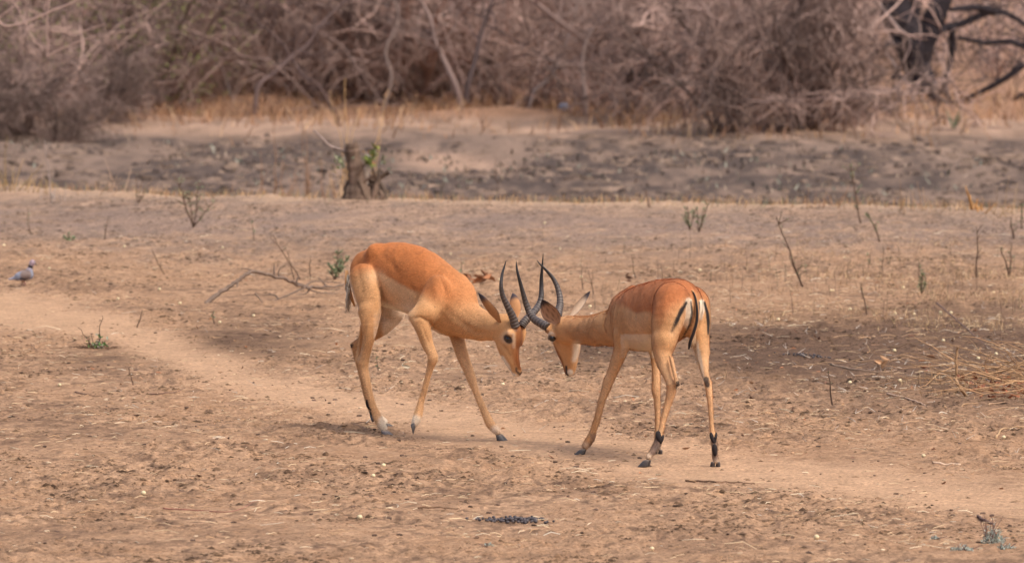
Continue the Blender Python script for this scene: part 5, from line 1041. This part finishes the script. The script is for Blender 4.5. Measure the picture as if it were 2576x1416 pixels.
# clods
def clods():
    n = 150000; Y = 23 + (rng.random(n) ** 1.25) * 36; hw = Y * .083 + .3; X = rng.uniform(-1, 1, n) * hw; p = path_w(X, Y); f = .6 * fbm(X * 1.4, Y * .8, 41, 3) + .4 * fbm(X * 4, Y * 2.5, 42, 2); m = rng.random(n) < (1 - .93 * p) * sstep(.30, .62, f) * 1.2 + .01
    X, Y = X[m], Y[m]; n = len(X); cl = sstep(.50, .66, fbm(X * 3.2, Y * 1.6, 43, 3)); r = .0033 * np.exp(rng.normal(0, .50, n)) * (1 + (Y - 25) * .014) * (1 + .45 * cl); r = np.minimum(r, .014)
    O = np.array([[1, 0, 0], [0, 1, 0], [-1, 0, 0], [0, -1, 0], [0, 0, 1], [.7, .7, -.2], [-.7, .7, -.2], [-.7, -.7, -.2], [.7, -.7, -.2]], float)
    O = np.array([[math.cos(a) * 1.0, math.sin(a), -.15] for a in np.arange(5) * math.pi / 2.5] + [[0.1, 0.05, .85]])
    T = []; 
    for a in range(5): T += [[a, (a + 1) % 5, 5]]
    V = O[None] * r[:, None, None] * (1 + .45 * (rng.random((n, 6, 1)) - .5)) * np.stack([rng.uniform(.9, 2.6, n), rng.uniform(.8, 1.8, n), rng.uniform(.45, .95, n)], -1)[:, None, :]
    th = rng.uniform(0, 2 * math.pi, n); c_, s_ = np.cos(th)[:, None], np.sin(th)[:, None]; V = np.stack([V[..., 0] * c_ - V[..., 1] * s_, V[..., 0] * s_ + V[..., 1] * c_, V[..., 2]], -1)
    V += np.stack([X, Y, height(X, Y)], -1)[:, None, :]; C = ground_col(X, Y) * (rng.uniform(.35, 1.15, (n, 1)) * (1 - .42 * cl[:, None])); Tt = (np.arange(n)[:, None, None] * 6 + np.array(T)[None]).reshape(-1, 3)  # clods tinted darker than the soil, painting in their shaded faces
    me = make_mesh('soil_clods', V.reshape(-1, 3), None, Tt, np.repeat(C, 6, 0), False); tag(link('soil_clods', me, M_clod), 'crumbly soil clods strewn beside the trail', 'soil clods', kind='stuff')
clods()
# straw and chaff
def straw():
    n = 42000; Y = 23 + rng.random(n) ** 1.1 * 30; hw = Y * .083 + .3; X = rng.uniform(-1, 1, n) * hw; px, py = proj(np.stack([X, Y, 0 * X], -1)); p = path_w(X, Y)
    w = np.interp(px, [0, 900, 1500, 1900, 2576], [.42, .45, .55, .95, 1.0]) * (1 - .88 * p) * sstep(.30, .62, fbm(X * 1.8, Y * 1.0, 71, 3)); w *= np.interp(py, [600, 700, 820, 1150, 1300], [.5, .8, 1, .9, .6]) * np.where((np.abs((py - 885) / 60) < 1) & (px > 1450) & (px < 2300), .3, 1)
    m = rng.random(n) < w * .75 + .015; X, Y = X[m], Y[m]; n = len(X); L_ = rng.uniform(.015, .06, n) * np.exp(rng.normal(0, .4, n)); wd = rng.uniform(.0009, .0028, n); th = rng.uniform(0, math.pi, n); el_ = rng.normal(0, .12, n)
    d = np.stack([np.cos(th) * np.cos(el_), np.sin(th) * np.cos(el_), np.sin(el_)], -1); s = np.stack([-np.sin(th), np.cos(th), 0 * th], -1); c = np.stack([X, Y, height(X, Y) + .004 + np.abs(np.sin(el_)) * L_ / 2], -1); bend = np.stack([0 * th, 0 * th, rng.uniform(0, .12, n) * L_], -1) + s * (rng.normal(0, .12, n) * L_)[:, None]
    a = c - d * L_[:, None] / 2; b_ = c + bend; e_ = c + d * L_[:, None] / 2; up = np.array([0, 0, 1.]) * wd[:, None]
    V = np.stack([a - s * wd[:, None] / 2, a + s * wd[:, None] / 2, a + up * .7, b_ - s * wd[:, None] / 2, b_ + s * wd[:, None] / 2, b_ + up, e_ - s * wd[:, None] / 3, e_ + s * wd[:, None] / 3, e_ + up * .6], 1).reshape(-1, 3); i = np.arange(n)[:, None, None] * 9
    Q = (i + np.array([[0, 3, 5, 2], [1, 2, 5, 4], [3, 6, 8, 5], [4, 5, 8, 7]])).reshape(-1, 4); pal = np.array([(.60, .44, .27), (.66, .54, .38), (.46, .28, .15), (.70, .62, .50), (.30, .17, .10)]); C = pal[rng.choice(5, n, p=[.34, .14, .27, .05, .20])] * rng.uniform(.7, 1.15, (n, 1))
    me = make_mesh('straw_litter', V, Q, None, np.repeat(C, 9, 0), False); tag(link('straw_litter', me, M_straw), 'chaff of pale straw and broken twigs scattered over the soil', 'litter', kind='stuff')
straw()
# pale thorn pairs, brown leaf scraps
def thorns():
    g = Geo()
    for k in range(260):
        x = rng.uniform(1700, 2640) if rng.random() < .85 else rng.uniform(200, 1700); y = rng.triangular(690, 930, 1180); p = G_fast(x, y) + [0, 0, .006]; th = rng.uniform(0, 2 * math.pi)
        for q in range(rng.integers(1, 3)):
            a = th + q * rng.uniform(.5, 1.3); L_ = rng.uniform(.02, .06); g.tube([p, p + [math.cos(a) * L_, math.sin(a) * L_, rng.uniform(0, .03)]], [.0016, .0005], np.array([.58, .50, .42]) * rng.uniform(.6, 1.1), 3)
    for k in range(330):
        x = rng.uniform(1500, 2640) if rng.random() < .8 else rng.uniform(0, 1500); y = rng.triangular(640, 900, 1250); p = G_fast(x, y) + [0, 0, .004]; g.leaf(p, rng.normal(0, 1, 3) * [1, 1, .25], rng.normal(0, 1, 3) * [1, 1, .5], rng.uniform(.015, .045), rng.uniform(.008, .02), [np.array([.32, .14, .07]), np.array([.42, .24, .13]), np.array([.14, .07, .045])][rng.integers(0, 3)] * rng.uniform(.6, 1.3), .3)
    for k in range(90):
        x = rng.uniform(1900, 2640); y = rng.uniform(760, 1120); p = G_fast(x, y) + [0, 0, .008]; L_ = rng.uniform(.08, .30); a = rng.normal(0, .5); g.tube(wander(p, p + [math.cos(a) * L_, math.sin(a) * L_, rng.uniform(0, .02)], 6, .06), np.linspace(.0028, .0012, 6), np.array([.42, .27, .16]) * rng.uniform(.5, 1.3), 4)
    tag(g.build('thorn_litter', M_straw, smooth=False), 'pale thorns, brown leaf scraps and broken twigs littering the right side', 'litter', kind='stuff')
# chips and small dark stones
def chips():
    g = Geo()
    for k in range(420):
        y = rng.uniform(640, 1410) ; x = rng.uniform(-20, 2600); p = G_fast(x, y)
        g.lump(p + [0, 0, .002], rng.uniform(.004, .010), np.array([.10, .065, .05]) * rng.uniform(.5, 1.6) if rng.random() < .7 else np.array([.5, .38, .26]) * rng.uniform(.7, 1.2), (1.3, 1, .6), .5, (6, 4))
    tag(g.build('small_stones', M_clod, smooth=False), 'small dark pellets and crumbs dotted over the field', 'small stones', kind='stuff')
def G_fast(x, y):
    d = 36300 / (y + 110); X = (x - CX) * d / FPX; return np.array([X, d, gz(X, d)])
chips()
thorns()
def dung(cx, cy, w, hgt, n, label):
    g = Geo()
    for k in range(n):
        t = rng.normal(0, .42); x = cx + t * w; y = cy + rng.normal(0, 1) * hgt * .4 + t * 6; p = G_fast(x, y); g.lump(p + [0, 0, .004 + max(0, .012 * (1 - abs(t)) * rng.random())], rng.uniform(.0045, .0068), np.array([.055, .045, .047]) * rng.uniform(.6, 1.8), (1.15, 1, .95), .12, (7, 5))
    tag(g.build('dung_pellets', M_hoof), label, 'dung', kind='stuff')
dung(1290, 1315, 95, 8, 170, 'heap of small black dung pellets in the foreground')
dung(2035, 898, 75, 3, 40, 'sparse row of black dung pellets on the dark soil at the right')
